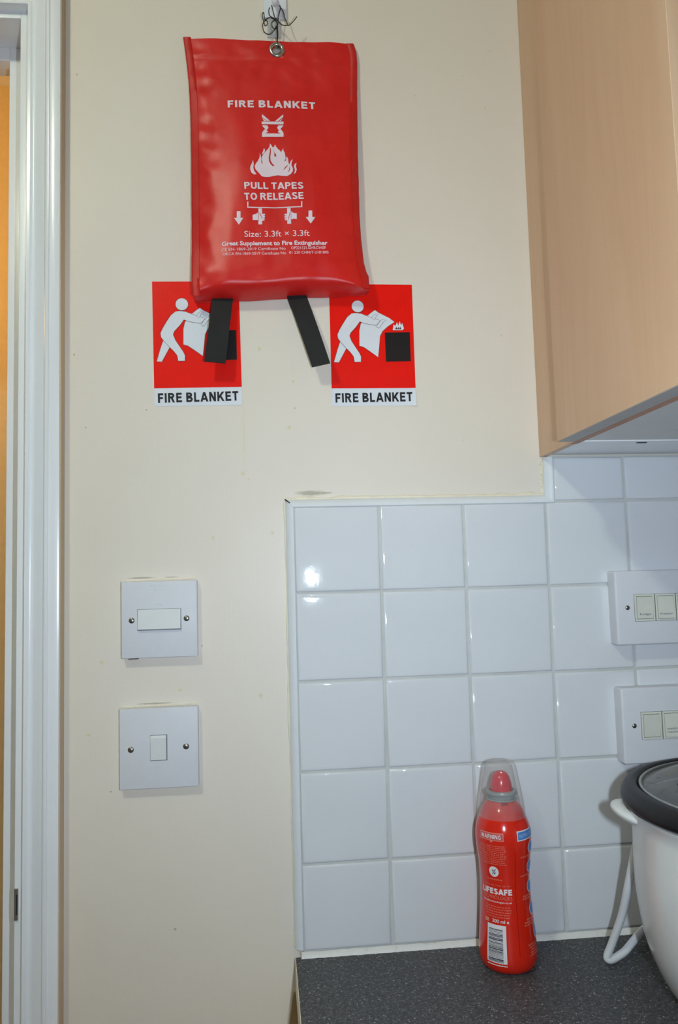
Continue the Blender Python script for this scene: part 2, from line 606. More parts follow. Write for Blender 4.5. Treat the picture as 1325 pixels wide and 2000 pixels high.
BAGTEXT = [('FIRE BLANKET', (-66.7, 471.8), (36.9, 473.7), 9.0, 1), ('PULL TAPES', (-48.6, 365.7), (19.6, 367.8), 8.0, 1),
 ('TO RELEASE', (-48.8, 352.4), (19.6, 355.4), 8.4, 1), ('Size: 3.3ft × 3.3ft', (-49.6, 308.6), (25.4, 311.0), 6.9, 0.35),
 ('Great Supplement to Fire Extinguisher', (-75.4, 298.2), (46.0, 300.9), 4.7, 1),
 ('CE EN-1869-2019 Certificate No', (-75.8, 291.8), (-2.8, 294.1), 3.2, 0.3), ('OP221121.GHRCW09', (3.7, 294.5), (43.5, 295.9), 3.2, 0.3),
 ('UKCA EN-1869-2019 Certificate No', (-74.4, 286.4), (-2.4, 288.6), 3.2, 0.3), ('01 220 CHN/T-2181805', (1.2, 288.9), (46.9, 290.5), 3.2, 0.3)]
THREAD = [[(-6.6, -12, 556.6), (-6.7, -11, 564.1), (-6.7, -8, 574.4), (-6.2, -8, 579.8), (-6.9, -8, 584.1), (-8.3, -8, 587.3)],
 [(-6.4, -5, 560.3), (-5.6, -6, 567.8), (-5.8, -7, 577.9), (-5.3, -7, 583.8), (-4.6, -7, 591.5), (-3.0, -8, 597.3), (-1.6, -8, 602.8),
  (-2.8, -6, 607.0)],
 [(-7.3, -8, 586.3), (-9.3, -8, 591.6), (-10.7, -8, 597.0), (-11.8, -8, 602.9), (-12.4, -6, 606.6)],
 [(-1.6, -8, 602.8), (0.5, -10, 598.1), (1.9, -11, 593.1), (2.8, -13, 586.2), (5.1, -14, 579.6), (7.1, -14, 575.9), (10.1, -15, 577.5),
  (14.2, -16, 581.7), (17.1, -16, 585.9)],
 [(7.1, -14, 575.9), (2.6, -12, 577.2), (-0.9, -10, 579.6), (-4.3, -8, 584.8)],
 [(-7.9, -9, 586.0), (-11.4, -10, 586.7), (-15.0, -11, 587.2), (-18.1, -12, 584.9), (-20.6, -12, 582.6), (-23.3, -12, 578.2), (-23.6, -13, 572.6),
  (-22.4, -13, 567.8), (-19.0, -13, 564.8), (-14.9, -12, 565.4), (-10.7, -11, 570.4), (-7.6, -9, 575.2), (-6.5, -8, 577.6)],
 [(-14.4, -8, 602.2), (-15.7, -8, 599.4), (-15.8, -9, 594.3), (-14.4, -9, 590.6), (-10.3, -8, 588.8), (-7.8, -8, 586.8)],
 [(-22.5, -12, 592.8), (-24.1, -13, 588.7), (-23.4, -13, 583.9), (-22.2, -13, 579.7), (-20.8, -13, 574.9), (-18.5, -13, 576.6), (-18.1, -12, 581.7),
  (-20.6, -12, 582.6), (-21.6, -12, 586.9), (-22.0, -12, 592.3)],
 [(-9.4, -8, 586.2), (-12.5, -10, 581.8), (-12.4, -11, 576.2), (-9.6, -10, 573.8), (-6.4, -8, 579.8)],
 [(-8.6, -10, 585.2), (-7.3, -10, 587.5), (-6.1, -10, 585.3), (-7.2, -10, 583.1), (-8.6, -10, 585.2)]]

# ------------------------------------------------------------------ materials
def wall_paint():
    s = NT('cream_wall_paint')
    tc = s.n('ShaderNodeTexCoord')
    obj = tc.outputs['Object']
    base = s.ramp(s.noise(obj, 3.0, 4, 0.6), [(0.3, rgb(227, 218, 204)), (0.7, rgb(232, 223, 211))])
    sep = s.n('ShaderNodeSeparateXYZ')
    s.l(obj, sep.inputs[0])
    X, Z = sep.outputs['X'], sep.outputs['Z']
    wob = s.noise(obj, 160, 4, 0.7)

    def spot(cx, cz, rx, rz, wobble=0.9):
        dx = s.math('DIVIDE', s.math('SUBTRACT', X, cx / 1000), rx / 1000)
        dz = s.math('DIVIDE', s.math('SUBTRACT', Z, (cz + ZO) / 1000), rz / 1000)
        d = s.math('SQRT', s.math('ADD', s.math('MULTIPLY', dx, dx), s.math('MULTIPLY', dz, dz)))
        d = s.math('ADD', d, s.math('MULTIPLY', s.math('SUBTRACT', wob, 0.5), wobble))
        return s.math('SUBTRACT', 1.25, d, clamp=True)

    def union(lst):
        a = lst[0]
        for b in lst[1:]:
            a = s.math('MAXIMUM', a, b)
        return a
    yellow = union([spot(x, z, rx, rz) for x, z, rx, rz in (
        (-35, 187, 2.2, 3.0), (4, 148, 1.6, 2.2), (-2, 93, 2.4, 2.4), (-57, 40, 2.2, 3.0), (-50, 33, 1.2, 1.0), (-24, -30, 2.2, 2.2),
        (-92, -34, 1.6, 2.6), (224, 535, 1.4, 1.4), (233, 537, 1.2, 1.6), (250, 494, 1.4, 2.2), (260, 569, 2.0, 1.2), (162, 507, 1.4, 1.4),
        (258, 204, 1.4, 1.4), (-217, -170, 2.4, 2.0), (-131, -204, 2.2, 1.6), (-231, -249, 3.0, 1.6), (-41, -214, 2.0, 3.0), (205, 76, 1.2, 1.2))])
    drip = union([spot(-55, 85, 1.6, 46, 0.5), spot(-51, 300, 1.4, 40, 0.5), spot(3, 165, 1.2, 22, 0.5)])
    grey = union([spot(x, z, rx, rz) for x, z, rx, rz in (
        (-247, 180, 1.0, 1.4), (-234, 95, 0.9, 1.0), (-166, 115, 1.0, 0.9), (-139, -461, 1.8, 1.5), (-207, -311, 1.1, 1.0), (-106, -156, 1.0, 1.0),
        (-244, 519, 1.0, 1.3), (5, 116, 1.0, 1.0))])
    smear = union([spot(22, 15.5, 17, 2.8, 1.0), spot(38, 15.5, 8, 1.2, 1.0), spot(-173, -77.6, 15, 1.0, 1.3), spot(-139, -77.6, 8, 0.6, 1.0), spot(-158, -217.6, 20, 0.9, 1.3)])
    c = s.mix(s.math('MULTIPLY', yellow, 0.55), base, rgb(214, 196, 120))
    c = s.mix(s.math('MULTIPLY', drip, 0.22), c, rgb(222, 204, 150))
    c = s.mix(s.math('MULTIPLY', grey, 0.7), c, rgb(140, 132, 112))
    c = s.mix(s.math('MULTIPLY', smear, 1.5, clamp=True), c, rgb(182, 175, 156))
    s.l(c, s.bsdf.inputs['Base Color'])
    s.bsdf.inputs['Roughness'].default_value = 0.36
    s.bsdf.inputs['Specular IOR Level'].default_value = 0.11
    # vertical roller and brush marks
    mp = s.n('ShaderNodeMapping')
    mp.inputs['Scale'].default_value = (1, 1, 0.12)
    s.l(obj, mp.inputs['Vector'])
    h = s.math('ADD', s.math('MULTIPLY', s.noise(mp.outputs['Vector'], 220, 4, 0.6), 0.35), s.math('MULTIPLY', s.noise(obj, 14, 3, 0.5), 1.4))
    h = s.math('ADD', h, s.math('MULTIPLY', s.noise(obj, 420, 2, 0.5), 0.18))
    s.bump(h, 0.2, 0.0012)
    return s.m


def wood(name, c0, c1, c2, rough=0.42):
    s = NT(name)
    tc = s.n('ShaderNodeTexCoord')
    mp = s.n('ShaderNodeMapping')
    mp.inputs['Scale'].default_value = (3.2, 3.2, 0.28)
    s.l(tc.outputs['Object'], mp.inputs['Vector'])
    v = mp.outputs['Vector']
    warp = s.noise(v, 3.0, 3, 0.5)
    wv = s.n('ShaderNodeTexNoise')
    wv.inputs['Scale'].default_value = 9
    wv.inputs['Detail'].default_value = 6
    wv.inputs['Distortion'].default_value = 1.2
    s.l(v, wv.inputs['Vector'])
    fine = s.n('ShaderNodeMapping')
    fine.inputs['Scale'].default_value = (140, 140, 3)
    s.l(tc.outputs['Object'], fine.inputs['Vector'])
    f2 = s.noise(fine.outputs['Vector'], 3, 3, 0.6)
    f = s.math('ADD', s.math('MULTIPLY', wv.outputs['Fac'], 0.75), s.math('MULTIPLY', f2, 0.25))
    f = s.math('ADD', f, s.math('MULTIPLY', s.math('SUBTRACT', warp, 0.5), 0.3))
    s.l(s.ramp(f, [(0.28, c0), (0.5, c1), (0.72, c2)]), s.bsdf.inputs['Base Color'])
    s.bsdf.inputs['Roughness'].default_value = rough
    s.bsdf.inputs['Specular IOR Level'].default_value = 0.3
    s.bump(f2, 0.08, 0.0003)
    return s.m


def worktop_laminate():
    s = NT('dark_speckled_laminate')
    v = s.coords()
    vo = s.n('ShaderNodeTexVoronoi')
    vo.inputs['Scale'].default_value = 420
    s.l(v, vo.inputs['Vector'])
    vo2 = s.n('ShaderNodeTexVoronoi')
    vo2.inputs['Scale'].default_value = 170
    s.l(v, vo2.inputs['Vector'])
    base = s.ramp(s.noise(v, 260, 4, 0.7), [(0.3, rgb(48, 48, 51)), (0.5, rgb(70, 70, 73)), (0.75, rgb(108, 108, 111))])
    sp = s.math('MULTIPLY', s.math('LESS_THAN', vo.outputs['Distance'], 0.22), s.math('GREATER_THAN', s.noise(v, 330, 2), 0.50))
    c = s.mix(s.math('MULTIPLY', sp, 0.85), base, rgb(168, 168, 168))
    sp2 = s.math('MULTIPLY', s.math('LESS_THAN', vo2.outputs['Distance'], 0.16), s.math('GREATER_THAN', s.noise(v, 120, 2), 0.50))
    c = s.mix(s.math('MULTIPLY', sp2, 0.8), c, rgb(176, 174, 172))
    s.l(c, s.bsdf.inputs['Base Color'])
    s.bsdf.inputs['Roughness'].default_value = 0.5
    s.bsdf.inputs['Specular IOR Level'].default_value = 0.3
    s.bump(s.noise(v, 700, 2), 0.15, 0.0003)
    return s.m


def grout_mat():
    s = NT('pale_grout')
    v = s.coords()
    c = s.ramp(s.noise(v, 9, 4, 0.7), [(0.3, rgb(188, 188, 184)), (0.6, rgb(202, 203, 201)), (0.8, rgb(194, 189, 174))])
    s.l(c, s.bsdf.inputs['Base Color'])
    s.bsdf.inputs['Roughness'].default_value = 0.8
    s.bump(s.noise(v, 500, 3), 0.3, 0.0005)
    return s.m


def tile_mat():
    s = NT('white_glazed_tile')
    v = s.coords()
    c = s.ramp(s.noise(v, 8, 3), [(0.3, rgb(217, 219, 222)), (0.7, rgb(222, 224, 227))])
    s.l(c, s.bsdf.inputs['Base Color'])
    s.bsdf.inputs['Roughness'].default_value = 0.035
    s.bsdf.inputs['Specular IOR Level'].default_value = 0.55
    s.bump(s.math('ADD', s.noise(v, 26, 2, 0.5), s.math('MULTIPLY', s.noise(v, 95, 3, 0.55), 0.30)), 0.12, 0.0012)
    return s.m


def fabric(name, c0, c1, rough=0.5, sheen=0.3, weave=9000, bump=0.08):
    s = NT(name)
    v = s.coords()
    w1 = s.n('ShaderNodeTexWave', wave_type='BANDS', bands_direction='X')
    w2 = s.n('ShaderNodeTexWave', wave_type='BANDS', bands_direction='Z')
    for w in (w1, w2):
        w.inputs['Scale'].default_value = weave / 6.28
        s.l(v, w.inputs['Vector'])
    hh = s.math('ADD', w1.outputs['Fac'], w2.outputs['Fac'])
    s.l(s.ramp(s.noise(v, 30, 5, 0.7), [(0.3, c0), (0.7, c1)]), s.bsdf.inputs['Base Color'])
    s.bsdf.inputs['Roughness'].default_value = rough
    s.bsdf.inputs['Sheen Weight'].default_value = sheen
    s.bsdf.inputs['Sheen Roughness'].default_value = 0.4
    s.bsdf.inputs['Sheen Tint'].default_value = (1, 0.75, 0.75, 1)
    s.bump(s.math('ADD', s.math('MULTIPLY', hh, 0.3), s.noise(v, 300, 3)), bump, 0.0004)
    return s.m


def sealant_mat():
    s = NT('white_silicone')
    v = s.coords()
    d = s.noise(v, 120, 5, 0.75)
    c = s.ramp(d, [(0.0, rgb(228, 229, 228)), (0.60, rgb(224, 223, 217)), (0.74, rgb(170, 162, 146))])
    s.l(c, s.bsdf.inputs['Base Color'])
    s.bsdf.inputs['Roughness'].default_value = 0.4
    s.bump(s.noise(v, 90, 4), 0.5, 0.002)
    return s.m


M = {
    'wall': wall_paint(),
    'hall': mat('hall_wall_paint', rgb(225, 205, 160), 0.6),
    'ceil': mat('ceiling_white', rgb(225, 222, 214), 0.8),
    'floor': mat('floor_vinyl', rgb(150, 138, 120), 0.5, vary=0.15, scale=12),
    'gloss_white': mat('white_gloss_joinery', rgb(240, 242, 245), 0.22, vary=0.03, scale=30, bump=0.25, bscale=60, stretch=(1, 1, 0.15), bdist=0.001),
    'bare': mat('bare_timber_edge', rgb(204, 182, 152), 0.6, vary=0.2, scale=40, stretch=(1, 1, 0.05)),
    'tile': tile_mat(),
    'grout': grout_mat(),
    'trim': mat('white_plastic_trim', rgb(224, 228, 231), 0.25, vary=0.02),
    'seal': sealant_mat(),
    'caulk': mat('yellowed_caulk', rgb(228, 217, 193), 0.5, vary=0.06, scale=90, bump=0.5, bscale=150),
    'beech': wood('beech_laminate', rgb(212, 173, 140), rgb(217, 180, 146), rgb(221, 186, 154)),
    'beech_edge': wood('beech_edging', rgb(170, 112, 76), rgb(182, 124, 88), rgb(190, 138, 104)),
    'brown': wood('brown_filler_timber', rgb(138, 116, 84), rgb(154, 132, 98), rgb(168, 146, 112)),
    'melamine': mat('white_melamine', rgb(205, 204, 200), 0.3, vary=0.03),
    'edge_grey': mat('grey_panel_edge', rgb(176, 172, 168), 0.5, vary=0.05),
    'worktop': worktop_laminate(),
    'pouch': fabric('red_nylon', rgb(206, 22, 18), rgb(218, 33, 29), 0.38, 0.05),
    'binding': fabric('red_binding', rgb(190, 20, 16), rgb(204, 28, 22), 0.5, 0.05),
    'print': mat('white_ink', rgb(232, 214, 224), 0.5, vary=0.03),
    'redcut': mat('red_ink', rgb(200, 34, 30), 0.45, vary=0.03),
    'tape': fabric('black_webbing', rgb(16, 16, 18), rgb(24, 24, 26), 0.75, 0.0, 9000, 0.2),
    'thread': mat('black_thread', rgb(22, 22, 22), 0.7),
    'nickel': mat('nickel_plate', rgb(200, 196, 188), 0.25, 1.0, vary=0.05),
    'screw': mat('dull_steel_screw', rgb(150, 146, 136), 0.35, 1.0, vary=0.15, scale=900),
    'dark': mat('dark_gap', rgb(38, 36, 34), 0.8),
    'gap': mat('grey_gap', rgb(58, 58, 56), 0.8),
    'hook': mat('white_hook_plastic', rgb(226, 230, 238), 0.25, vary=0.02),
    'clearhook': clear_plastic('clear_hook_strip', (0.92, 0.93, 0.97, 1), 0.6),
    'sign_white': mat('white_vinyl', rgb(226, 230, 236), 0.3, vary=0.02),
    'sign_red': mat('red_vinyl', rgb(240, 22, 8), 0.35, spec=0.25, vary=0.03),
    'sign_dark': mat('dark_outline_ink', rgb(70, 40, 40), 0.4),
    'sign_black': mat('black_ink', rgb(26, 20, 20), 0.35),
    'plate': mat('white_switch_plastic', rgb(216, 217, 222), 0.45, spec=0.2, vary=0.015),
    'rocker': mat('white_rocker_plastic', rgb(224, 226, 226), 0.25, vary=0.015),
    'ivory': mat('yellowed_rocker_plastic', rgb(220, 220, 208), 0.3, vary=0.03),
    'mark': mat('grey_marking', rgb(120, 126, 130), 0.5),
    'mark_pale': mat('pale_moulded_marking', rgb(196, 201, 208), 0.4),
    'bottle': mat('red_gloss_bottle', rgb(216, 36, 16), 0.16, vary=0.03, coat=0.3),
    'bottle_dark': mat('dark_red_label_edge', rgb(150, 14, 8), 0.25),
    'nozzle': mat('red_nozzle', rgb(214, 26, 44), 0.22),
    'ring': mat('grey_collar', rgb(150, 156, 154), 0.3, vary=0.03),
    'cap': clear_plastic('clear_cap', (0.94, 0.935, 0.93, 1), 0.15),
    'label_white': mat('white_label_ink', rgb(232, 226, 226), 0.3),
    'label_pink': mat('faded_label_ink', rgb(222, 130, 112), 0.35),
    'label_pale': mat('pale_blue_label_ink', rgb(176, 200, 226), 0.3),
    'label_blue': mat('blue_label_ink', rgb(74, 132, 200), 0.3),
    'label_box': mat('warning_box_ink', rgb(196, 70, 74), 0.3),
    'bar_dark': mat('barcode_ink', rgb(60, 66, 76), 0.4),
    'cooker': mat('white_enamel', rgb(220, 220, 217), 0.2, vary=0.015, coat=0.2),
    'rubber': mat('black_lid_rim', rgb(22, 22, 25), 0.42, spec=0.35, vary=0.1, scale=40),
    'steel': mat('lid_steel_ring', rgb(170, 170, 166), 0.3, 1.0, vary=0.04),
    'lidglass': clear_plastic('lid_glass', (0.78, 0.82, 0.82, 1), 0.11, 0.03, 1.5),
    'pot': mat('grey_inner_pot', rgb(92, 96, 96), 0.35, 0.4),
    'cord': mat('white_cord', rgb(224, 226, 228), 0.3, vary=0.02),
    'shade': mat('opal_lamp_shade', rgb(235, 232, 225), 0.4),
}

# ------------------------------------------------------------------ room shell
FL, CE = -ZO, 990.0
m = MB()
m.box(-285, 1500, 7, 117, FL, CE)
m.box(-1095, -285, 7, 117, 605, CE)
m.box(-2000, -1095, 7, 117, FL, CE)
wall = struct(m.build('wall_back', M['wall']))
struct(MB().box(-2000, 1500, -2400, 800, FL - 40, FL).build('floor', M['floor']))
struct(MB().box(-2000, 1500, -2400, 800, CE, CE + 40).build('ceiling', M['ceil']))
struct(MB().box(-2000, 1500, 760, 800, FL, CE).build('wall_hall', M['hall']))

# door casing: lining, stops and moulded architrave
m = MB()
m.box(-309, -285, 7, 117, FL, 605, 0.8)
m.box(-1095, -1071, 7, 117, FL, 605, 0.8)
m.box(-1071, -309, 7, 117, 586.6, 605, 0.8)
door = struct(m.build('door_1', M['gloss_white'], smooth=True))
for (x0, x1, z0, z1) in ((-338, -309, FL, 586.6), (-1071, -1058, FL, 586.6), (-1058, -338, 569.5, 586.6)):
    MB().box(x0, x1, 60, 78, z0, z1, 1.2).build('door_stop', M['gloss_white'], door, smooth=True)
prof = [(-298, 7), (-298, -4), (-297, -6), (-293.6, -6), (-292.6, -4.2), (-290, -3.2), (-287, -4), (-281, -7.5), (-276, -9.5), (-275.2, -12.2),
        (-273, -14.2), (-270.6, -14.2), (-269.4, -12.6), (-268.6, -13), (-260, -13), (-258.4, -12.4), (-258, -11), (-258, 7)]
C0 = -690.0
H0 = 594.6
m = MB()
m.extrude(prof, 'z', FL, lambda p, q: H0 + (p + 298))
m.build('architrave', M['gloss_white'], door, smooth=True, ang=50)
m = MB()
m.extrude([(2 * C0 - p, q) for p, q in prof], 'z', FL, lambda p, q: H0 + (2 * C0 - p + 298))
m.build('architrave', M['gloss_white'], door, smooth=True, ang=50)
m = MB()
m.extrude([(H0 + (p + 298), q) for p, q in prof], 'x', lambda p, q: 2 * C0 + 298 - (p - H0), lambda p, q: -298 + (p - H0))
m.build('architrave', M['gloss_white'], door, smooth=True, ang=50)
MB().box(-258, -257.2, -11.5, 6.9, FL, 630).build('bare_edge', M['bare'], door, label='bare brown timber edge of the casing')
MB().box(-308.5, -304.5, 4.6, 6.9, -440, -407, 0.4).build('strike_plate', M['nickel'], door)
MB().box(-306.4, -304.9, 4.2, 5.2, -434, -413).build('latch_slot', M['dark'], door)

# ------------------------------------------------------------------ tiled splashback (pieces of the wall)
MB().box(0, 900, 1.9, 7, -497.4, 0).box(310, 900, 1.9, 7, 0, 54).build('grout', M['grout'], wall)


def tile_mesh(w, h, name):
    g = 1.4
    rings = [(0, 6.5), (0, 2.2), (0.35, 1.2), (1.0, 0.5), (2.2, 0.12), (4.5, 0.0)]
    vs, fs = [], []
    for ins, y in rings:
        a, b = w / 2 - g - ins, h / 2 - g - ins
        for sx, sz in ((-1, -1), (1, -1), (1, 1), (-1, 1)):
            vs.append((sx * a / 1000, y / 1000, sz * b / 1000))
    for i in range(len(rings) - 1):
        for k in range(4):
            fs.append((i * 4 + k, i * 4 + (k + 1) % 4, (i + 1) * 4 + (k + 1) % 4, (i + 1) * 4 + k))
    e = (len(rings) - 1) * 4
    fs.append((e, e + 1, e + 2, e + 3))
    me = bpy.data.meshes.new(name)
    me.from_pydata(vs, [], fs)
    me.materials.append(M['tile'])
    me.polygons.foreach_set('use_smooth', [True] * len(fs))
    me.set_sharp_from_angle(angle=math.radians(60))
    me.update()
    return me


full = tile_mesh(100, 100, 'tile')
sizes = {}
rt = random.Random(3)


def put_tile(x0, x1, z0, z1, tilt=None):
    key = (round(x1 - x0, 1), round(z1 - z0, 1))
    if key == (100, 100):
        me = full
    else:
        if key not in sizes:
            sizes[key] = tile_mesh(key[0], key[1], 'tile')
        me = sizes[key]
    o = bpy.data.objects.new('tile', me)
    COL.objects.link(o)
    o.parent = wall
    o.location = mm((x0 + x1) / 2, rt.uniform(-0.12, 0.12), (z0 + z1) / 2)
    t = tilt or (rt.uniform(-0.18, 0.18), rt.uniform(-0.18, 0.18))
    o.rotation_euler = (math.radians(t[0]), 0, math.radians(t[1]))


for r in range(5):
    z1 = -100.0 * r
    z0 = z1 - 100 if r < 4 else -492
    for c in range(9):
        put_tile(c * 100.0, c * 100.0 + 100, z0, z1, (-0.75, 0.1) if (r, c) == (0, 0) else None)
put_tile(311, 399, 0, 54)
for c in range(4, 9):
    put_tile(c * 100.0 - 1, c * 100.0 + 99, 0, 54)

# quarter-round trim, mitred at its corners
TW = 9.2


def qr(n=6):
    pts = [(0.0, 6.9), (0.0, -0.3)]
    for i in range(n + 1):
        a = math.pi / 2 * i / n
        pts.append((-(TW - 4) * math.sin(a) - 4 * (i / n), -0.3 + 7.2 * (1 - math.cos(a)) if i else -0.3))
    pts[-1] = (-TW, 6.9)
    return pts


q = qr()
m = MB().extrude([(p + 0.2, y) for p, y in q], 'z', -490, lambda p, y: -1.0 - (p - 0.2))
struct(m.build('trim_1', M['trim'], smooth=True, at=(-5, 0, -490)))
m = MB().extrude([(-0.8 - p, y) for p, y in q], 'x', lambda p, y: 0.2 - (p + 0.8), lambda p, y: 310.5 - (p + 0.8))
struct(m.build('trim_2', M['trim'], smooth=True, at=(150, 0, 0)))
m = MB().extrude([(310.5 + p, y) for p, y in q], 'z', lambda p, y: -0.8 - (p - 310.5), 53.5)
struct(m.build('trim_3', M['trim'], smooth=True, at=(305, 0, 0)))
MB().prism([(-9.4, 7.6), (-4.0, 3.6), (-3.2, 4.4), (-8.6, 8.6)], 0.6, 5).build('mitre_crack', M['dark'], wall)


# yellowed caulk beside the trim
def rough_strip(pts, w, side, y, m_, name):
    mb = MB()
    a, b = Vector(pts[0]), Vector(pts[1])
    n = 60
    d = (b - a)
    nn = Vector((-d.y, d.x)).normalized() * side
    vs, fs = [], []
    for i in range(n + 1):
        p = a + d * (i / n)
        ww = w * (0.7 + 0.6 * noise.noise(Vector((i * 0.35, w, side))))
        ww = max(ww, 0.4)
        e = p + nn * ww
        mid = p + nn * ww * 0.5
        vs += [(p.x, y - 0.6, p.y), (mid.x, y - 0.9, mid.y), (e.x, y + 0.3, e.y)]
    for i in range(n):
        for k in range(2):
            fs.append((i * 3 + k, i * 3 + k + 1, i * 3 + k + 4, i * 3 + k + 3))
    mb.add(vs, fs)
    return mb.build(name, m_, wall, smooth=True)


rough_strip([(-8, 8.2), (300, 8.2)], 5.5, 1, 7, M['caulk'], 'caulk_line')
rough_strip([(301.2, 9), (301.2, 53)], 6.0, 1, 7, M['caulk'], 'caulk_line')
rough_strip([(-8.8, -488), (-8.8, 6)], 2.6, 1, 7, M['caulk'], 'caulk_line')

# silicone bead where the tiles meet the worktop
mb = MB()
n = 220
vs, fs = [], []
for i in range(n + 1):
    x = -2 + 900 * i / n
    k = noise.noise(Vector((i * 0.31, 3.3, 0)))
    k2 = noise.noise(Vector((i * 0.9, 9.3, 0)))
    ht = 5.2 + 0.9 * k
    vs += [(x, 1.0, -497.4 + ht), (x, -1.6, -497.4 + ht * 0.75 + 0.3 * k2), (x, -3.0 + 0.4 * k2, -497.4 + ht * 0.3), (x, -4.0 - 0.8 * k2, -497.3)]
for i in range(n):
    for k in range(3):
        fs.append((i * 4 + k, i * 4 + k + 1, i * 4 + k + 5, i * 4 + k + 4))
mb.add(vs, fs)
mb.build('silicone_bead', M['seal'], wall, smooth=True)

# ------------------------------------------------------------------ base cabinet and worktop
m = MB().box(-8, 1100, -600, 1.4, -535.4, -497.4, 1.2)
wt = m.build('worktop', M['worktop'], smooth=True, at=(500, -300, -535.4))
tag(wt, 'dark grey speckled laminate worktop below the white tiles', 'worktop')
ORIGIN[wt.name] = mm(500, -300, -535.4)
MB().box(-8.7, -8.0, -600, 1.4, -535, -498.2).build('end_edging', M['caulk'], wt, label='cream edging strip')
bc = thing('base_cabinet', 'beech base cabinet under the dark speckled worktop', 'cabinet', (500, -300, FL))
MB().box(-3, 1100, -560, 6, FL + 150, -535.6).build('body', M['beech'], bc)
MB().box(0, 1100, -510, 0, FL, FL + 150).build('plinth', M['beech_edge'], bc)
for i in range(2):
    d = MB().box(-1 + i * 552, 547 + i * 552, -579, -561, FL + 155, -545, 1.5).build('door', M['beech'], bc, smooth=True)
    MB().tube([(120 + i * 552, -579, -620), (120 + i * 552, -605, -620), (240 + i * 552, -605, -620), (240 + i * 552, -579, -620)], 5, 10, 5).build('handle', M['nickel'], d, smooth=True)
MB().prism([(-11.5, -536), (-3, -536), (-3, -760), (-46, -760)], 1.5, 6.8).build('filler_strip', M['brown'], bc, label='brown timber filler strip against the wall')

# ------------------------------------------------------------------ wall cupboard
wc = thing('wall_cupboard', 'beech laminate wall cupboard fixed above the white tiles', 'cupboard', (600, -170, 54.3))
ZB = 54.3
MB().box(297.6, 306, -345, 6.6, ZB, ZB + 720, 0.6).build('side_panel', M['beech'], wc, smooth=True)
MB().box(297.9, 305.7, -345, -88, ZB - 0.5, ZB - 0.02).build('side_edging', M['beech_edge'], wc, label='reddish brown edging under the side panel')
e = MB().box(278.5, 297.5, -362, -100, ZB, ZB + 720, 0.8).build('end_panel', M['beech'], wc, smooth=True)
MB().box(279.0, 297.2, -361.5, -100.5, ZB - 0.4, ZB - 0.02).build('bottom_edging', M['edge_grey'], e, label='grey underside of the end panel')
MB().box(306, 900, -345, -95, ZB + 2, ZB + 18).build('bottom_panel', M['melamine'], wc)
MB().box(306, 900, -94.2, -3, ZB + 1, ZB + 18, 0.6).build('rear_rail', M['gloss_white'], wc, smooth=True)
MB().box(375, 386, -86, -82, ZB + 0.4, ZB + 1.2).build('fixing_slot', M['dark'], wc)
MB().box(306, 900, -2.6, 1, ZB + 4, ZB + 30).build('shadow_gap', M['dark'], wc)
MB().box(306, 900, -345, 0, ZB + 702, ZB + 720).build('top_panel', M['melamine'], wc)
MB().box(882, 900, -345, 0, ZB, ZB + 720).build('side_panel', M['beech'], wc)
for i in range(2):
    d = MB().box(300 + i * 302, 598 + i * 302, -363, -346, ZB + 1, ZB + 719, 1.5).build('door', M['beech'], wc, smooth=True)
    xh = 560 if i == 0 else 640
    MB().tube([(xh, -363, ZB + 60), (xh, -388, ZB + 60), (xh, -388, ZB + 180), (xh, -363, ZB + 180)], 5, 10, 5).build('handle', M['nickel'], d, smooth=True)

# ------------------------------------------------------------------ ceiling lamp fitting (holds the kitchen light)
cl = thing('ceiling_lamp', 'round white ceiling lamp fitting above the kitchen floor', 'lamp', (-557, -1011, 975))
MB().lathe([(0.5, 989.5), (60, 989.5), (60, 978), (20, 974), (18, 966), (0.5, 966)], -557, -1011, 0, 40).build('ceiling_rose', M['shade'], cl, smooth=True)


# ------------------------------------------------------------------ fire blanket pouch
def interp(t, tab):
    if t <= tab[0][0]:
        return tab[0][1]
    for (a, va), (b, vb) in zip(tab, tab[1:]):
        if t <= b:
            k = (t - a) / (b - a)
            return va + (vb - va) * k
    return tab[-1][1]


def sm(a, b, x):
    t = min(1, max(0, (x - a) / (b - a)))
    return t * t * (3 - 2 * t)


LX = [(240, -108.2), (262, -109.2), (305, -109.0), (360, -108.8), (416, -108.6), (465, -109.2), (504, -110.6), (535, -113.4), (566, -117.0)]
RX = [(240, 92.5), (254, 92.6), (268, 91.0), (284, 87.6), (315, 85.8), (345, 85.0), (421, 85.4), (500, 87.4), (540, 89.0), (555, 88.4), (567, 85.2)]
ZT = 566.0


def bag_uv(x, z):
    a, b = interp(z, LX), interp(z, RX)
    return (x - a) / (b - a), (ZT - z) / (ZT - 246.0)


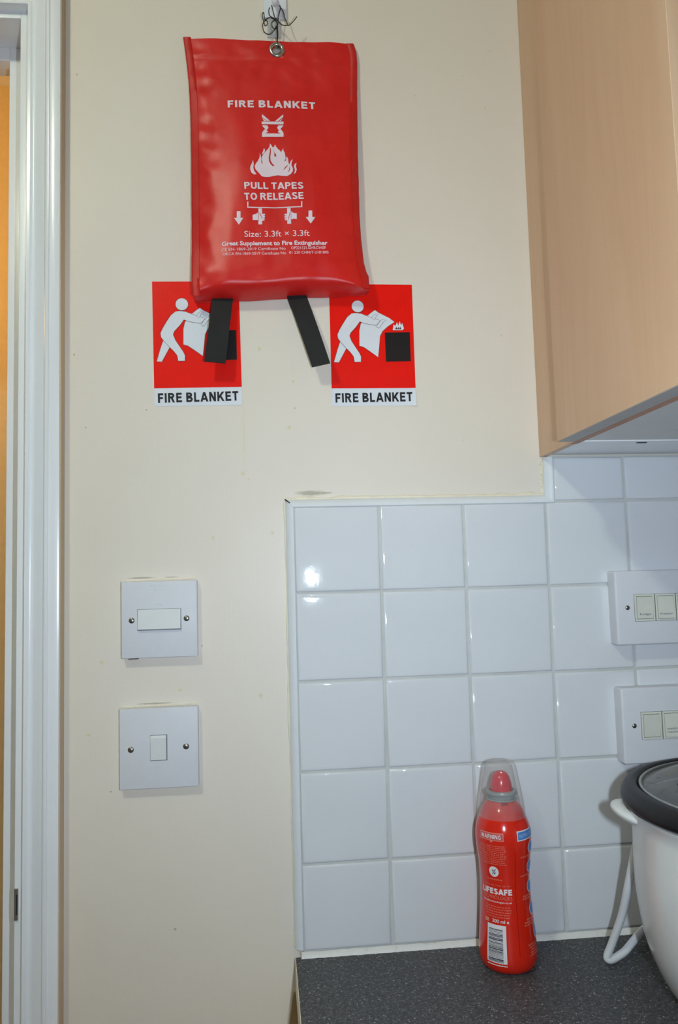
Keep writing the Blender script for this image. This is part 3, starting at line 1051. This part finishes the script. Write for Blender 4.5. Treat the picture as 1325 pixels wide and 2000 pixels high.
def bag_y(x, z):
    u, v = bag_uv(x, z)
    u = min(1, max(0, u))
    B = 3.0 + 5.0 * sm(0.0, 0.22, v) + 19.5 * sm(0.08, 0.62, v)
    edge = 0.34 + 0.36 * sm(0.72, 1.0, v)
    S = 1 - abs(2 * u - 1) ** 4.5
    y = 3.2 - B * (edge + (1 - edge) * S)
    # stitched hem and its crease
    y -= 0.7 * sm(540.5, 541.5, z)
    y += 0.9 * math.exp(-((z - 540.5) / 0.9) ** 2)
    w = sm(0.0, 0.06, u) * sm(1.0, 0.94, u)
    # soft folds: radiating from the eyelet, along the left gusset, and over the lower edge
    dx, dz = x + 7.3, z - 553
    r = math.hypot(dx, dz) + 1e-3
    th = math.atan2(dx, -dz)
    y += w * 0.8 * math.sin(th * 9 + 0.6) * math.exp(-r / 95.0) * sm(14, 40, r)
    y += w * 1.7 * noise.noise(Vector((x * 0.028, z * 0.011, 1.7)))
    y += w * 0.45 * noise.noise(Vector((x * 0.07, z * 0.03, 5.1)))
    y += w * 0.7 * sm(470, 530, z) * noise.noise(Vector((x * 0.05 + z * 0.03, z * 0.05, 2.4)))
    gl = math.exp(-((u - 0.07) / 0.07) ** 2)
    y += 2.3 * gl * noise.noise(Vector((x * 0.05, z * 0.06, 8.2)))
    lo = sm(0.86, 0.97, v)
    y += 1.6 * lo * noise.noise(Vector((x * 0.035, z * 0.05, 3.9)))
    y -= 1.3 * w * math.exp(-((v - 0.90) / 0.035) ** 2) * (0.6 + noise.noise(Vector((x * 0.03, 2.0, 6.0))))
    return y


fb = thing('fire_blanket_pouch', 'red fire blanket pouch with black pull tapes hanging from a white wall hook', 'fire blanket', (-8, -5, 240))
NU, NV = 84, 128
vs, fs = [], []


def zrow(u, v):
    zt = 564.6 + 1.8 * u + 0.8 * math.sin(u * 7)
    zf = 244 + 6 * u + 13.0 * (1 - abs(2 * u - 1) ** 3) + 2.0 * math.sin(u * 9 + 1)
    return zt + (zf - zt) * v


for j in range(NV + 1):
    v = j / NV
    for i in range(NU + 1):
        u = i / NU
        z = zrow(u, v)
        a, b = interp(z, LX), interp(z, RX)
        x = a + (b - a) * u
        vs.append((x, bag_y(x, z), z))
NB = 7
for j in range(1, NB + 1):
    t = j / NB
    for i in range(NU + 1):
        u = i / NU
        x0, y0, z0 = vs[NV * (NU + 1) + i]
        zb = 240.6 + 11.0 * u + 0.8 * math.sin(u * 14)
        z = z0 + (zb - z0) * (1 - (1 - t) ** 1.8)
        y = y0 + (4.5 - y0) * t ** 1.3 + 0.9 * noise.noise(Vector((x0 * 0.06, t * 2, 4)))*(t*(1-t)*4)
        vs.append((x0, y, z))
ROWS = NV + NB
for j in range(ROWS):
    for i in range(NU):
        c = vs[j * (NU + 1) + i]
        if math.hypot(c[0] + 6.3, c[2] - 552) < 7.6 and j < NV:
            continue
        fs.append((j * (NU + 1) + i, j * (NU + 1) + i + 1, (j + 1) * (NU + 1) + i + 1, (j + 1) * (NU + 1) + i))
# back sheet
b0 = len(vs)
for j in range(NV + 1):
    v = j / NV
    for i in range(NU + 1):
        u = i / NU
        zt = zrow(u, 0)
        z = zt + (240.6 + 11.0 * u - zt) * v
        a, b = interp(z, LX), interp(z, RX)
        vs.append((a + (b - a) * u, 4.6 - 0.6 * (1 - v), z))
for j in range(NV):
    for i in range(NU):
        c = vs[b0 + j * (NU + 1) + i]
        if math.hypot(c[0] + 6.3, c[2] - 552) < 11.5:
            continue
        fs.append((b0 + j * (NU + 1) + i, b0 + (j + 1) * (NU + 1) + i, b0 + (j + 1) * (NU + 1) + i + 1, b0 + j * (NU + 1) + i + 1))
# side gussets and closed top
for j in range(NV):
    for i in (0, NU):
        fs.append((j * (NU + 1) + i, (j + 1) * (NU + 1) + i, b0 + (j + 1) * (NU + 1) + i, b0 + j * (NU + 1) + i))
for i in range(NU):
    fs.append((i, i + 1, b0 + i + 1, b0 + i))
MB().add(vs, fs).build('pouch_body', M['pouch'], fb, smooth=True, ang=70)
# bound side seams
for sgn, tab in ((-1, LX), (1, RX)):
    vs, fs = [], []
    N = 90
    for j in range(N + 1):
        z = 566.5 - (566.5 - 241.5 - (10.5 if sgn > 0 else 0)) * j / N
        xe = interp(z, tab)
        ins = -sgn
        for k, (dx, dy) in enumerate(((-1.4, 2.5), (-1.7, -0.8), (0.2, -1.7), (3.6, -1.4), (7.0, -1.0), (7.5, 0.6))):
            x = xe + ins * dx
            xs = xe + ins * max(dx, 0.4)
            yy = bag_y(xs, z) + dy + 0.35 * noise.noise(Vector((j * 0.4, k * 0.3, sgn)))
            vs.append((x + 0.25 * noise.noise(Vector((j * 0.3, 2.2, sgn))), yy, z))
    for j in range(N):
        for k in range(5):
            fs.append((j * 6 + k, j * 6 + k + 1, (j + 1) * 6 + k + 1, (j + 1) * 6 + k))
    MB().add(vs, fs).build('seam_binding', M['binding'], fb, smooth=True, ang=80)
MB().prism([(86, 283), (92, 276), (95, 270), (95.6, 252), (90, 253), (87, 262)], -9, -3).build('gusset_corner', M['binding'], fb, smooth=True)
# eyelet
ey = bag_y(-7.3, 545) - 1.0
vs, fs = [], []
N = 40
pr_ = [(5.2, 6.0), (5.2, 0.3), (5.6, -0.7), (6.6, -1.3), (8.0, -1.1), (9.2, -0.3), (9.6, 1.2)]
for (r, dy) in pr_:
    for i in range(N):
        a = 2 * math.pi * i / N
        vs.append((-7.3 + r * math.cos(a), ey + dy, 552.6 + r * math.sin(a)))
for j in range(len(pr_) - 1):
    for i in range(N):
        fs.append((j * N + i, j * N + (i + 1) % N, (j + 1) * N + (i + 1) % N, (j + 1) * N + i))
MB().add(vs, fs).build('eyelet', M['nickel'], fb, smooth=True, ang=80, label='nickel eyelet')
# pull tapes
for nm, top, bot, bow in (('l', (-86.1, -62.1, 262.0), (-97.6, -73.9, 165.4, 163.6), -2), ('r', (-6.0, 17.4, 262.0), (25.3, 46.0, 159.3, 162.9), -2.5)):
    vs, fs = [], []
    N = 26
    for j in range(N + 1):
        t = j / N
        zl = top[2] + (bot[2] - top[2]) * t
        zr = top[2] + (bot[3] - top[2]) * t
        for k in range(5):
            s_ = k / 4
            x = (top[0] + (top[1] - top[0]) * s_) * (1 - t) + (bot[0] + (bot[1] - bot[0]) * s_) * t
            z = zl + (zr - zl) * s_
            tw = 4.0 * (0.5 - s_) * t if nm == 'r' else -1.5 * (0.5 - s_) * t
            y = 1.5 - 17.0 * t ** 0.9 + bow * math.sin(t * 3.14) + tw
            vs.append((x, y, z))
    W = 5
    nf = len(vs)
    vs += [(x, y + 1.3, z) for x, y, z in vs]
    for j in range(N):
        for k in range(4):
            a = j * W + k
            fs.append((a, a + 1, a + W + 1, a + W))
            fs.append((nf + a, nf + a + W, nf + a + W + 1, nf + a + 1))
        for k in (0, 4):
            a = j * W + k
            fs.append((a, a + W, nf + a + W, nf + a))
    for j in (0, N):
        for k in range(4):
            a = j * W + k
            fs.append((a, a + 1, nf + a + 1, nf + a))
    MB().add(vs, fs).build('pull_tape', M['tape'], fb, smooth=True, label='black webbing pull tape')


def bag_surf(x, z, off):
    return (x, bag_y(x, z) - off, z)


for nm, polys in PRINT.items():
    ink = M['redcut'] if nm in ('flame_cut', 'hand_line') else M['print']
    off = 0.75 if nm in ('flame_cut', 'hand_line') else 0.5
    if nm == 'arrow_print':
        sets = [[q_] for q_ in polys]
    elif nm == 'hand_print':
        sets = [polys[:2], polys[2:]]
    elif nm == 'hand_line':
        sets = [[polys[0], polys[2]], [polys[1], polys[3]]]
    else:
        sets = [polys]
    for st in sets:
        draped([tri_poly(p_) for p_ in st], bag_surf, off, 4).build(nm, ink, fb)
for s_, a, b, cap, bold in BAGTEXT:
    if bold == 1 and s_.isupper():
        draped(grot(s_, a, b, cap * (1.08 if s_ == 'FIRE BLANKET' else 1.0), 0.22 if s_ == 'FIRE BLANKET' else 0.2, 0.17 if s_ == 'FIRE BLANKET' else 0.11), bag_surf, 0.5, 5).build('lettering', M['print'], fb)
    else:
        draped([fit_text(s_, a, b, cap, (0.03 if bold == 1 else 0.012) * bold)], bag_surf, 0.5, 5).build('lettering', M['print'], fb)

# black thread and hook
th = thing('black_thread', 'tangled black thread tying the red pouch to the white hook', 'thread', (-8, -6, 570))
for pts in THREAD:
    MB().tube(pts, 0.55, 6, 5).build('strand', M['thread'], th, smooth=True)
hk = thing('wall_hook', 'white plastic adhesive hook above the red pouch', 'hook', (-8, 5, 585))
MB().box(-22.5, 6.2, 3.2, 6.9, 598, 668, 1.5).build('back_plate', M['hook'], hk, smooth=True)
MB().box(-18.0, -1.5, 4.6, 6.9, 574, 599, 0.8).build('adhesive_tab', M['clearhook'], hk, smooth=True, label='clear adhesive tab')
MB().tube([(-8, 3.5, 625), (-8, -2, 616), (-8, -9, 606), (-8, -14, 608), (-8, -15, 615)], 3.2, 12, 6).build('hook_arm', M['hook'], hk, smooth=True)


# ------------------------------------------------------------------ fire blanket signs
def scaled(poly, d):
    """push a polygon outwards by d"""
    n = len(poly)
    ar = sum(poly[i][0] * poly[(i + 1) % n][1] - poly[(i + 1) % n][0] * poly[i][1] for i in range(n))
    sg = 1 if ar > 0 else -1
    out = []
    for i in range(n):
        p0, p, p1 = Vector(poly[i - 1]), Vector(poly[i]), Vector(poly[(i + 1) % n])
        e0, e1 = (p - p0).normalized(), (p1 - p).normalized()
        nn = Vector((e0.y, -e0.x)) + Vector((e1.y, -e1.x))
        if nn.length < 1e-4:
            nn = Vector((e0.y, -e0.x))
        nn.normalize()
        out.append(tuple(p + nn * d * sg))
    return out


def make_sign(x0, z0, ang, label, curl, H=148.0):
    sg = thing('fire_blanket_sign', label, 'sign', (x0 + 50, 6, z0))
    ca, sa = math.cos(ang), math.sin(ang)

    def sf(x, z, off):
        lift = curl * max(0, (x - 86) / 14) ** 2 * max(0, (26 - z) / 26) * 2.2
        return (x0 + x * ca - z * sa, 6.75 - off - lift, z0 + x * sa + z * ca)

    def grid(ax, bx, az, bz, off):
        nx, nz = 14, 20
        vs = [sf(ax + (bx - ax) * i / nx, az + (bz - az) * j / nz, off) for j in range(nz + 1) for i in range(nx + 1)]
        fs = [(j * (nx + 1) + i, j * (nx + 1) + i + 1, (j + 1) * (nx + 1) + i + 1, (j + 1) * (nx + 1) + i) for j in range(nz) for i in range(nx)]
        return MB().add(vs, fs)
    grid(0, 100.5, 0, H, 0.15).build('vinyl_backing', M['sign_white'], sg)
    grid(0, 100.5, 21.2, H, 0.3).build('red_panel', M['sign_red'], sg)
    S = SIGN
    hc, hr = S['head']
    head = [(hc[0] + hr * math.cos(i * math.pi / 14), hc[1] + hr * math.sin(i * math.pi / 14)) for i in range(28)]
    box = S['box']
    draped([tri_poly(box)], sf, 0.5, 8).build('black_box', M['sign_black'], sg)
    draped([tri_poly(scaled(S['fire'], 0.25))], sf, 0.48, 8).build('pictogram_outline', M['sign_dark'], sg)
    draped([tri_poly(S['fire'])], sf, 0.6, 8).build('flame_symbol', M['sign_white'], sg)
    draped([tri_poly(S['firein'])], sf, 0.75, 8).build('flame_symbol', M['sign_dark'], sg)
    for k, nm, o_ in (('blanket', 'blanket_symbol', 0.5), ('rear_leg', 'figure_leg', 0.5), ('body', 'figure_body', 0.8), ('band1', 'hand_symbol', 1.1), ('band2', 'hand_symbol', 1.1)):
        draped([tri_poly(scaled(S[k], 0.42 if k[:4] != 'band' else 0.3))], sf, o_, 8).build('pictogram_outline', M['sign_dark'], sg)
        draped([tri_poly(S[k])], sf, o_ + 0.15, 8).build(nm, M['sign_white'], sg)
    draped([tri_poly(scaled(head, 0.42))], sf, 0.8, 8).build('pictogram_outline', M['sign_dark'], sg)
    draped([tri_poly(head)], sf, 0.95, 8).build('figure_head', M['sign_white'], sg)
    draped(grot('FIRE BLANKET', (4.2, 3.9), (96.3, 5.1), 11.2, 0.21, 0.15), sf, 0.45, 8).build('lettering', M['sign_black'], sg)


make_sign(49.0, 118.2, 0.0, 'red and white sign with its whole pictogram showing, black box and flames included', 1.0)
make_sign(-156.6, 119.0, 0.012, 'red and white sign with its pictogram partly covered by a black pull tape', 0.3)


# ------------------------------------------------------------------ light switches on the cream wall
def screw(x, z, y, r, parent, ang):
    s_ = MB().lathe([(0.05, -1.0), (r * 0.5, -0.85), (r * 0.85, -0.45), (r, 0.1)], 0, 0, 0, 20)
    s2 = MB()
    s2.add([(x + px, y + pz, z + py) for px, py, pz in s_.v], s_.f)
    so = s2.build('screw', M['screw'], parent, smooth=True, label='domed steel screw')
    c, sn = math.cos(ang), math.sin(ang)
    L, w = r * 0.8, 0.25
    pl = [(x + a * c - b * sn, z + a * sn + b * c) for a, b in ((-L, -w), (L, -w), (L, w), (-L, w))]
    MB().prism(pl, y - 1.05, y - 0.4).build('screw_slot', M['dark'], so)


def plate(name, label, x0, x1, z0, z1, th, tilt=0.0):
    sw = thing(name, label, 'switch', ((x0 + x1) / 2, 0, z0))
    bm = bmesh.new()
    bmesh.ops.create_cube(bm, size=1)
    for q_ in bm.verts:
        q_.co = Vector((x0 if q_.co.x < 0 else x1, 7 - th if q_.co.y < 0 else 6.9, z0 if q_.co.z < 0 else z1))
    fe = [e_ for e_ in bm.edges if all(v_.co.y < 6 for v_ in e_.verts)]
    se = [e_ for e_ in bm.edges if abs(e_.verts[0].co.y - e_.verts[1].co.y) > 1]
    bmesh.ops.bevel(bm, geom=se + fe, offset=1.1, segments=3, affect='EDGES', profile=0.5)
    MB().bm(bm).build('face_plate', M['plate'], sw, smooth=True, ang=60)
    return sw


rough_strip([(-192, -81.8), (-111, -80.8)], 2.4, 1, 7, M['caulk'], 'paint_ridge')
rough_strip([(-195, -221.4), (-112, -220.6)], 2.6, 1, 7, M['caulk'], 'paint_ridge')
MB().box(-187, -176, 3.5, 7.2, -167.8, -166.2).build('plaster_chip', M['dark'], wall)
s1 = plate('wall_switch', 'white square wall switch with one wide rocker bar', -193.4, -110.0, -166.4, -81.6, 10.5)
yf = 7 - 10.5
MB().box(-175.9, -127.7, yf - 0.2, yf + 2, -136.1, -112.4).build('rocker_gap', M['mark'], s1)
MB().add([(-175.2, yf - 1.0, -112.9), (-128.4, yf - 1.0, -112.9), (-128.4, yf - 3.6, -134.6), (-175.2, yf - 3.6, -134.6),
          (-175.2, yf + 1, -112.9), (-128.4, yf + 1, -112.9), (-128.4, yf + 1, -135.6), (-175.2, yf + 1, -135.6)],
         [(0, 1, 2, 3), (0, 4, 5, 1), (1, 5, 6, 2), (2, 6, 7, 3), (3, 7, 4, 0)]).build('rocker', M['rocker'], s1)
screw(-182.0, -124.6, yf, 3.3, s1, 0.6)
screw(-121.9, -124.0, yf, 3.3, s1, 1.1)
rm = random.Random(5)
mk = MB()
for (cx, cz, n_, sp) in ((-152, -87.5, 6, 3), (-152, -92, 4, 2.6), (-152, -108.5, 3, 2.4), (-152, -140.3, 4, 2.6)):
    for i in range(n_):
        x = cx + (i - n_ / 2) * sp
        z = cz + rm.uniform(-0.5, 0.5)
        mk.box(x, x + rm.uniform(0.7, 1.8), yf - 0.12, yf + 0.4, z, z + rm.uniform(0.5, 1.6))
tag(mk.build('faint_markings', M['mark_pale'], s1), kind='stuff')

s2 = plate('wall_switch', 'white square wall switch with a single small rocker in its middle', -196.2, -110.6, -308.0, -221.2, 9.5)
yf = 7 - 9.5
MB().box(-162.9, -144.3, yf - 0.15, yf + 2, -278.2, -250.2).build('rocker_gap', M['mark'], s2)
MB().add([(-162.4, yf - 2.6, -253.6), (-145.4, yf - 2.6, -253.6), (-145.4, yf - 0.8, -277.4), (-162.4, yf - 0.8, -277.4),
          (-162.4, yf + 0.2, -250.6), (-145.4, yf + 0.2, -250.6), (-145.4, yf + 1, -277.4), (-162.4, yf + 1, -277.4)],
         [(0, 1, 2, 3), (0, 4, 5, 1), (1, 5, 6, 2), (2, 6, 7, 3), (3, 7, 4, 0)]).build('rocker', M['rocker'], s2)
screw(-183.8, -265.2, yf, 3.4, s2, 1.3)
screw(-124.0, -264.2, yf, 3.4, s2, 0.5)


# ------------------------------------------------------------------ four-rocker appliance switches on the tiles
def gang(z0, label, marks, tilts):
    g_ = thing('appliance_switch', label, 'switch', (444, 0, z0))
    x0, x1, z1, th_ = 371, 517, z0 + 86, 19
    bm = bmesh.new()
    bmesh.ops.create_cube(bm, size=1)
    for q_ in bm.verts:
        q_.co = Vector((x0 if q_.co.x < 0 else x1, -th_ if q_.co.y < 0 else -0.2, z0 if q_.co.z < 0 else z1))
    bmesh.ops.bevel(bm, geom=[e_ for e_ in bm.edges if not all(v_.co.y > -1 for v_ in e_.verts)], offset=2.6, segments=4, affect='EDGES', profile=0.5)
    MB().bm(bm).build('face_plate', M['plate'], g_, smooth=True, ang=60)
    y = -th_
    MB().box(392.9, 494.6, y - 0.12, y + 2, z0 + 27.1, z0 + 58.5).build('rocker_recess', M['gap'], g_)
    for k in range(4):
        a = 393.2 + 25.35 * k
        b = a + 24.3
        fr_ = MB()
        zz0, zz1 = z0 + 27.4, z0 + 58.2
        fr_.box(a, b, y - 0.9, y + 1, zz0, zz0 + 2.2).box(a, b, y - 0.9, y + 1, zz1 - 2.2, zz1).box(a, a + 2.0, y - 0.9, y + 1, zz0 + 2.2, zz1 - 2.2).box(b - 2.0, b, y - 0.9, y + 1, zz0 + 2.2, zz1 - 2.2)
        fr_.build('rocker_frame', M['ivory'], g_)
        t = tilts[k]
        yt, yb = (y - 0.7, y - 3.2) if t > 0 else (y - 2.6, y - 0.8)
        ra, rb, rz0, rz1 = a + 2.4, b - 2.4, zz0 + 2.7, zz1 - 2.7
        rk = MB().add([(ra, yt, rz1), (rb, yt, rz1), (rb, yb, rz0), (ra, yb, rz0), (ra, y + 1, rz1), (rb, y + 1, rz1), (rb, y + 1, rz0), (ra, y + 1, rz0)],
                      [(0, 1, 2, 3), (0, 4, 5, 1), (1, 5, 6, 2), (2, 6, 7, 3), (3, 7, 4, 0)]).build('rocker', M['ivory'], g_)
        w_ = marks[k]
        if w_:
            lines = w_.split('\n')
            for li, tx in enumerate(lines):
                zb = rz0 + 4.2 + (len(lines) - 1 - li) * 3.6
                half = min(8.6, 1.15 * len(tx))
                cxm = (ra + rb) / 2

                def sfr(x, z, off):
                    kk = (z - rz0) / (rz1 - rz0)
                    return (x, yb + (yt - yb) * kk - off, z)
                draped([fit_text(tx, (cxm - half, zb), (cxm + half, zb), 2.2, 0.01)], sfr, 0.15, 9).build('lettering', M['mark'], rk)
    screw(384.8, z0 + 43.2, y, 2.8, g_, 0.8)
    screw(503.2, z0 + 43.2, y, 2.8, g_, 0.3)
    return g_


gang(-170.6, 'white four-rocker appliance switch on the tiles directly under the wall cupboard', ('fridge', 'freezer', '', ''), (-1, 1, 1, 1))
gang(-305.2, 'white four-rocker appliance switch on the tiles just above the rice cooker', ('', 'washing\nmachine', '', ''), (-1, 1, 1, 1))

# ------------------------------------------------------------------ fire extinguisher bottle
BX, BY_, BZ = 217.0, -46.0, -497.4
PROF = [(0.3, 2.2), (18, 2.0), (22, 0.3), (25, 0.2), (27.6, 2.0), (29.6, 6.0), (30.6, 11), (30.7, 16), (29.9, 28), (28.5, 44), (27.2, 60), (26.2, 76), (25.9, 88), (26.5, 100),
        (27.9, 113), (29.2, 124), (29.7, 132), (29.2, 140), (27.6, 147), (25.0, 153.5)]


def brad(z):
    return interp(z, [(p[1], p[0]) for p in PROF[4:]])


bt = thing('fire_extinguisher_bottle', 'red plastic fire extinguisher spray bottle with clear cap standing on the worktop', 'extinguisher', (BX, BY_, BZ))
MB().lathe(PROF + [(24.2, 155), (22.4, 160), (19.0, 166), (15.6, 169.5), (14.6, 171)], BX, BY_, BZ, 72).build('bottle_body', M['bottle'], bt, smooth=True, ang=70)
MB().lathe([(14.0, 170.6), (16.2, 170.8), (16.6, 171.6), (16.2, 172.4), (13.4, 172.8), (13.2, 175.6), (15.6, 176.0), (17.0, 177.0), (17.2, 178.8), (16.4, 180.6), (13.0, 180.8), (12.2, 178.6), (10, 178.6)], BX, BY_, BZ, 56).build('collar_ring', M['ring'], bt, smooth=True, ang=50)
MB().lathe([(12.0, 177.6), (11.7, 185), (10.8, 190), (9.4, 194.2), (7.4, 197.6), (4.6, 199.6), (0.2, 200.4)], BX, BY_, BZ, 48).build('nozzle', M['nozzle'], bt, smooth=True, ang=70)
MB().box(BX - 5.2, BX + 1.4, BY_ - 17.2, BY_ - 15.2, BZ + 164, BZ + 171, 0.5).build('trigger_notch', M['bottle_dark'], bt, smooth=True)
MB().lathe([(24.9, 153.2), (24.4, 160), (23.2, 170), (21.4, 181), (19.4, 192), (17.8, 201), (16.6, 206.4), (14.6, 209.6), (11.6, 211), (0.2, 211.4)], BX, BY_, BZ, 72).build('clear_cap', M['cap'], bt, smooth=True, ang=60, label='clear plastic cap')


def bsurf(a, z, off):
    r = brad(z) + off
    t = math.radians(a)
    return (BX + r * math.sin(t), BY_ - r * math.cos(t), BZ + z)


def brect(a0, a1, z0, z1):
    return tri_poly([(a0, z0), (a1, z0), (a1, z1), (a0, z1)])


def lab(items, name, m_, off=0.12, ml=3.0):
    return draped(items, bsurf, off, ml).build(name, m_, bt, smooth=True)


lab([tri_poly([(-71.5, 142.6), (-71.5, 134.8), (-46, 134.8), (-42, 132.4), (-38, 134.8), (-16, 134.8), (-16, 142.6)])], 'warning_panel', M['label_pink'])
lab([brect(-69.5, -18, 135.7, 141.7)], 'warning_panel', M['label_box'], 0.22)
lab(grot('WARNING', (-66.5, 136.6), (-21, 136.6), 4.2, 0.17), 'lettering', M['label_white'], 0.34)
rl = random.Random(11)


def para(z_top, z_bot, n_, a0, a1, name='small_print', h=1.0):
    it = []
    for i in range(n_):
        z = z_top + (z_bot - z_top) * i / max(1, n_ - 1)
        ind = rl.uniform(0, 8)
        a = a0 + ind
        left = rl.randint(2, 8)
        while a < a1 - ind:
            it.append(brect(a, a + 0.85, z, z + h * rl.uniform(0.6, 1.0)))
            a += 1.35
            left -= 1
            if left == 0:
                a += 1.2
                left = rl.randint(2, 8)
    tag(lab(it, name, M['label_pink'], 0.12), kind='stuff')


para(129.0, 110.0, 11, -74, -12)
circ = [(-41.5 + 11.5 * math.cos(i * math.pi / 12), 102.4 + 5.4 * math.sin(i * math.pi / 12)) for i in range(24)]
lab([tri_poly(circ)], 'warning_roundel', M['label_white'])
lab([tri_poly([(-46, 99.5), (-44.8, 99), (-36, 105), (-37.2, 105.6)]), tri_poly([(-45.5, 103.2), (-43, 105), (-41.2, 104), (-44, 102)]), tri_poly([(-41, 100.2), (-38.5, 102.4), (-37, 101.4), (-39, 99.4)])], 'roundel_mark', M['bar_dark'], 0.25)
para(93.8, 93.8, 1, -62, -22, h=1.5)
lab([fit_text('MADE IN THE UK BY', (-72, 87.6), (-4, 87.6), 1.5, 0.0, 1.2)], 'lettering', M['label_pink'])
lab(grot('LIFESAFE', (-78, 79.4), (-2, 79.4), 5.8, 0.24, 0.1), 'lettering', M['label_white'])
lab([fit_text('TECHNOLOGIES', (-77, 74.6), (-2, 74.6), 3.5, -0.004)], 'lettering', M['label_pink'])
lab([fit_text('lifesafetechnologies.co.uk', (-74, 71.2), (-3, 71.2), 1.7, 0.006)], 'lettering', M['label_white'])
para(66.6, 56.6, 5, -68, -5, h=1.1)
lab([brect(-68, -57, 50.8, 54.6)], 'recycling_mark', M['label_pink'])
lab([fit_text('200 ml e', (-49, 51.6), (-12, 51.6), 3.2, 0.015)], 'lettering', M['label_white'])
lab([brect(-61, -19, 9.6, 49.4)], 'barcode_panel', M['label_white'], 0.12, 2.5)
bars = []
z = 13.5
while z < 45.5:
    w_ = rl.choice((0.35, 0.5, 0.5, 0.8, 1.2))
    bars.append(brect(-57.5, -26, z, z + w_))
    z += w_ + rl.choice((0.4, 0.5, 0.8))
lab(bars, 'barcode_bar', M['bar_dark'], 0.24, 2.5)
lab([brect(12.6, 76, 134.2, 144.0)], 'instruction_panel', M['label_white'], 0.12)
lab([brect(14.4, 74, 135.2, 143.0)], 'instruction_panel', M['label_blue'], 0.22)
lab([fit_text('INSTRUCTIONS', (18, 137.2), (71, 137.2), 3.4, 0.0)], 'lettering', M['label_pale'], 0.34)
for (a, z) in ((55, 125.2), (54, 105.4), (55, 84.6), (57, 61.8), (65, 37.8)):
    c1 = [(a + 13 * math.cos(i * math.pi / 10), z + 6.6 * math.sin(i * math.pi / 10)) for i in range(20)]
    c2 = [(a + 11 * math.cos(i * math.pi / 10), z + 5.7 * math.sin(i * math.pi / 10)) for i in range(20)]
    lab([tri_poly(c1)], 'step_roundel', M['label_white'], 0.12)
    lab([tri_poly(c2)], 'step_roundel', M['label_blue'], 0.24)
for (z, n_, a0) in ((116.2, 1, 13), (96.6, 1, 20), (75.6, 2, 20), (52.4, 3, 23), (28.0, 5, 27)):
    para(z, z - 2.6 * (n_ - 1), n_, a0, a0 + 40, h=1.8)
lab([brect(6.0, 7.0, 20, 136)], 'label_seam', M['bottle_dark'], 0.06)

# ------------------------------------------------------------------ rice cooker
KX, KY, KZ = 443.0, -197.0, -497.4
rc = thing('rice_cooker', 'white rice cooker with black lid rim and glass lid on the worktop', 'rice cooker', (KX, KY, KZ))
MB().lathe([(0.5, 9), (84, 9), (94, 9), (101, 12), (107, 17.5), (115, 28), (122, 41), (128, 56), (132, 70), (135.2, 90), (137, 108), (137.6, 124), (137.4, 148), (136.8, 172), (137.6, 181), (140, 184.5), (141, 188),
            (131, 189.5), (129, 187), (128, 60), (0.5, 30)], KX, KY, KZ, 96).build('body', M['cooker'], rc, smooth=True, ang=60)
for i in range(4):
    a = math.radians(45 + 90 * i)
    MB().lathe([(0.2, 0), (8, 0), (9, 2), (9, 10)], KX + 76 * math.cos(a), KY + 76 * math.sin(a), KZ, 16).build('foot', M['rubber'], rc, smooth=True)
MB().lathe([(0.5, 40), (118, 44), (126, 60), (127, 186), (129, 189)], KX, KY, KZ, 72).build('inner_pot', M['pot'], rc, smooth=True)
MB().lathe([(128, 190.2), (138, 189.8), (142.2, 190.4), (145.2, 192.4), (146.2, 196), (145.6, 200.2), (143.2, 204.2), (140.6, 207.4), (135, 208.6), (131.5, 207.6), (130.4, 205), (128.6, 203), (127, 203)], KX, KY, KZ, 110).build('lid_rim', M['rubber'], rc, smooth=True, ang=70)
MB().lathe([(128.8, 204), (128.9, 206.6), (128, 207.6), (126.6, 207.6), (125.8, 206.4), (125.9, 203.4)], KX, KY, KZ, 110).build('steel_band', M['steel'], rc, smooth=True, ang=60)
lid = MB().lathe([(125.8, 204.6), (116, 209), (100, 215), (80, 220.6), (55, 225), (30, 227.4), (14, 228)], KX, KY, KZ, 96).build('lid_glass', M['lidglass'], rc, smooth=True, ang=70)
MB().lathe([(16, 226), (16, 230), (10, 232), (9, 240), (17, 246), (18, 252), (12, 256), (0.2, 257)], KX, KY, KZ, 40).build('lid_knob', M['rubber'], rc, smooth=True)
MB().lathe([(0.2, 0.6), (3.2, 0.4), (3.6, -0.6)], KX - 99, KY + 6, KZ + 215.8, 16).build('steam_vent', M['rubber'], rc, smooth=True)
# side handles: rounded tabs just below the rim
for a0 in (math.radians(158), math.radians(-22)):
    vs, fs = [], []
    NA, NB_ = 24, 14
    for i in range(NB_ + 1):
        ph = -math.pi / 2 + math.pi * i / NB_
        for k in range(NA):
            t = 2 * math.pi * k / NA
            cx_ = 131 + 25.5 * math.cos(ph) * math.cos(t)
            ty = 30 * math.cos(ph) * math.sin(t)
            zz = 180.5 + 9.0 * math.sin(ph) + 0.28 * (cx_ - 140)
            vs.append((KX + cx_ * math.cos(a0) - ty * math.sin(a0), KY + cx_ * math.sin(a0) + ty * math.cos(a0), KZ + min(zz, 189.6)))
    for i in range(NB_):
        for k in range(NA):
            fs.append((i * NA + k, i * NA + (k + 1) % NA, (i + 1) * NA + (k + 1) % NA, (i + 1) * NA + k))
    MB().add(vs, fs).build('side_handle', M['cooker'], rc, smooth=True, ang=80)
cd = MB().tube([(372, -78, -330), (350, -98, -345), (338, -106, -362), (333, -96, -400), (329.5, -82, -440), (322, -70, -474), (317.5, -66.5, -488), (319, -67, -491.5), (325, -66, -491.4), (339, -62, -487), (352, -56, -480), (372, -48, -470), (398, -40, -468), (430, -34, -480), (470, -30, -491)], 4.1, 14, 8)
cd.build('power_cord', M['cord'], rc, smooth=True, label='thick white power cord')
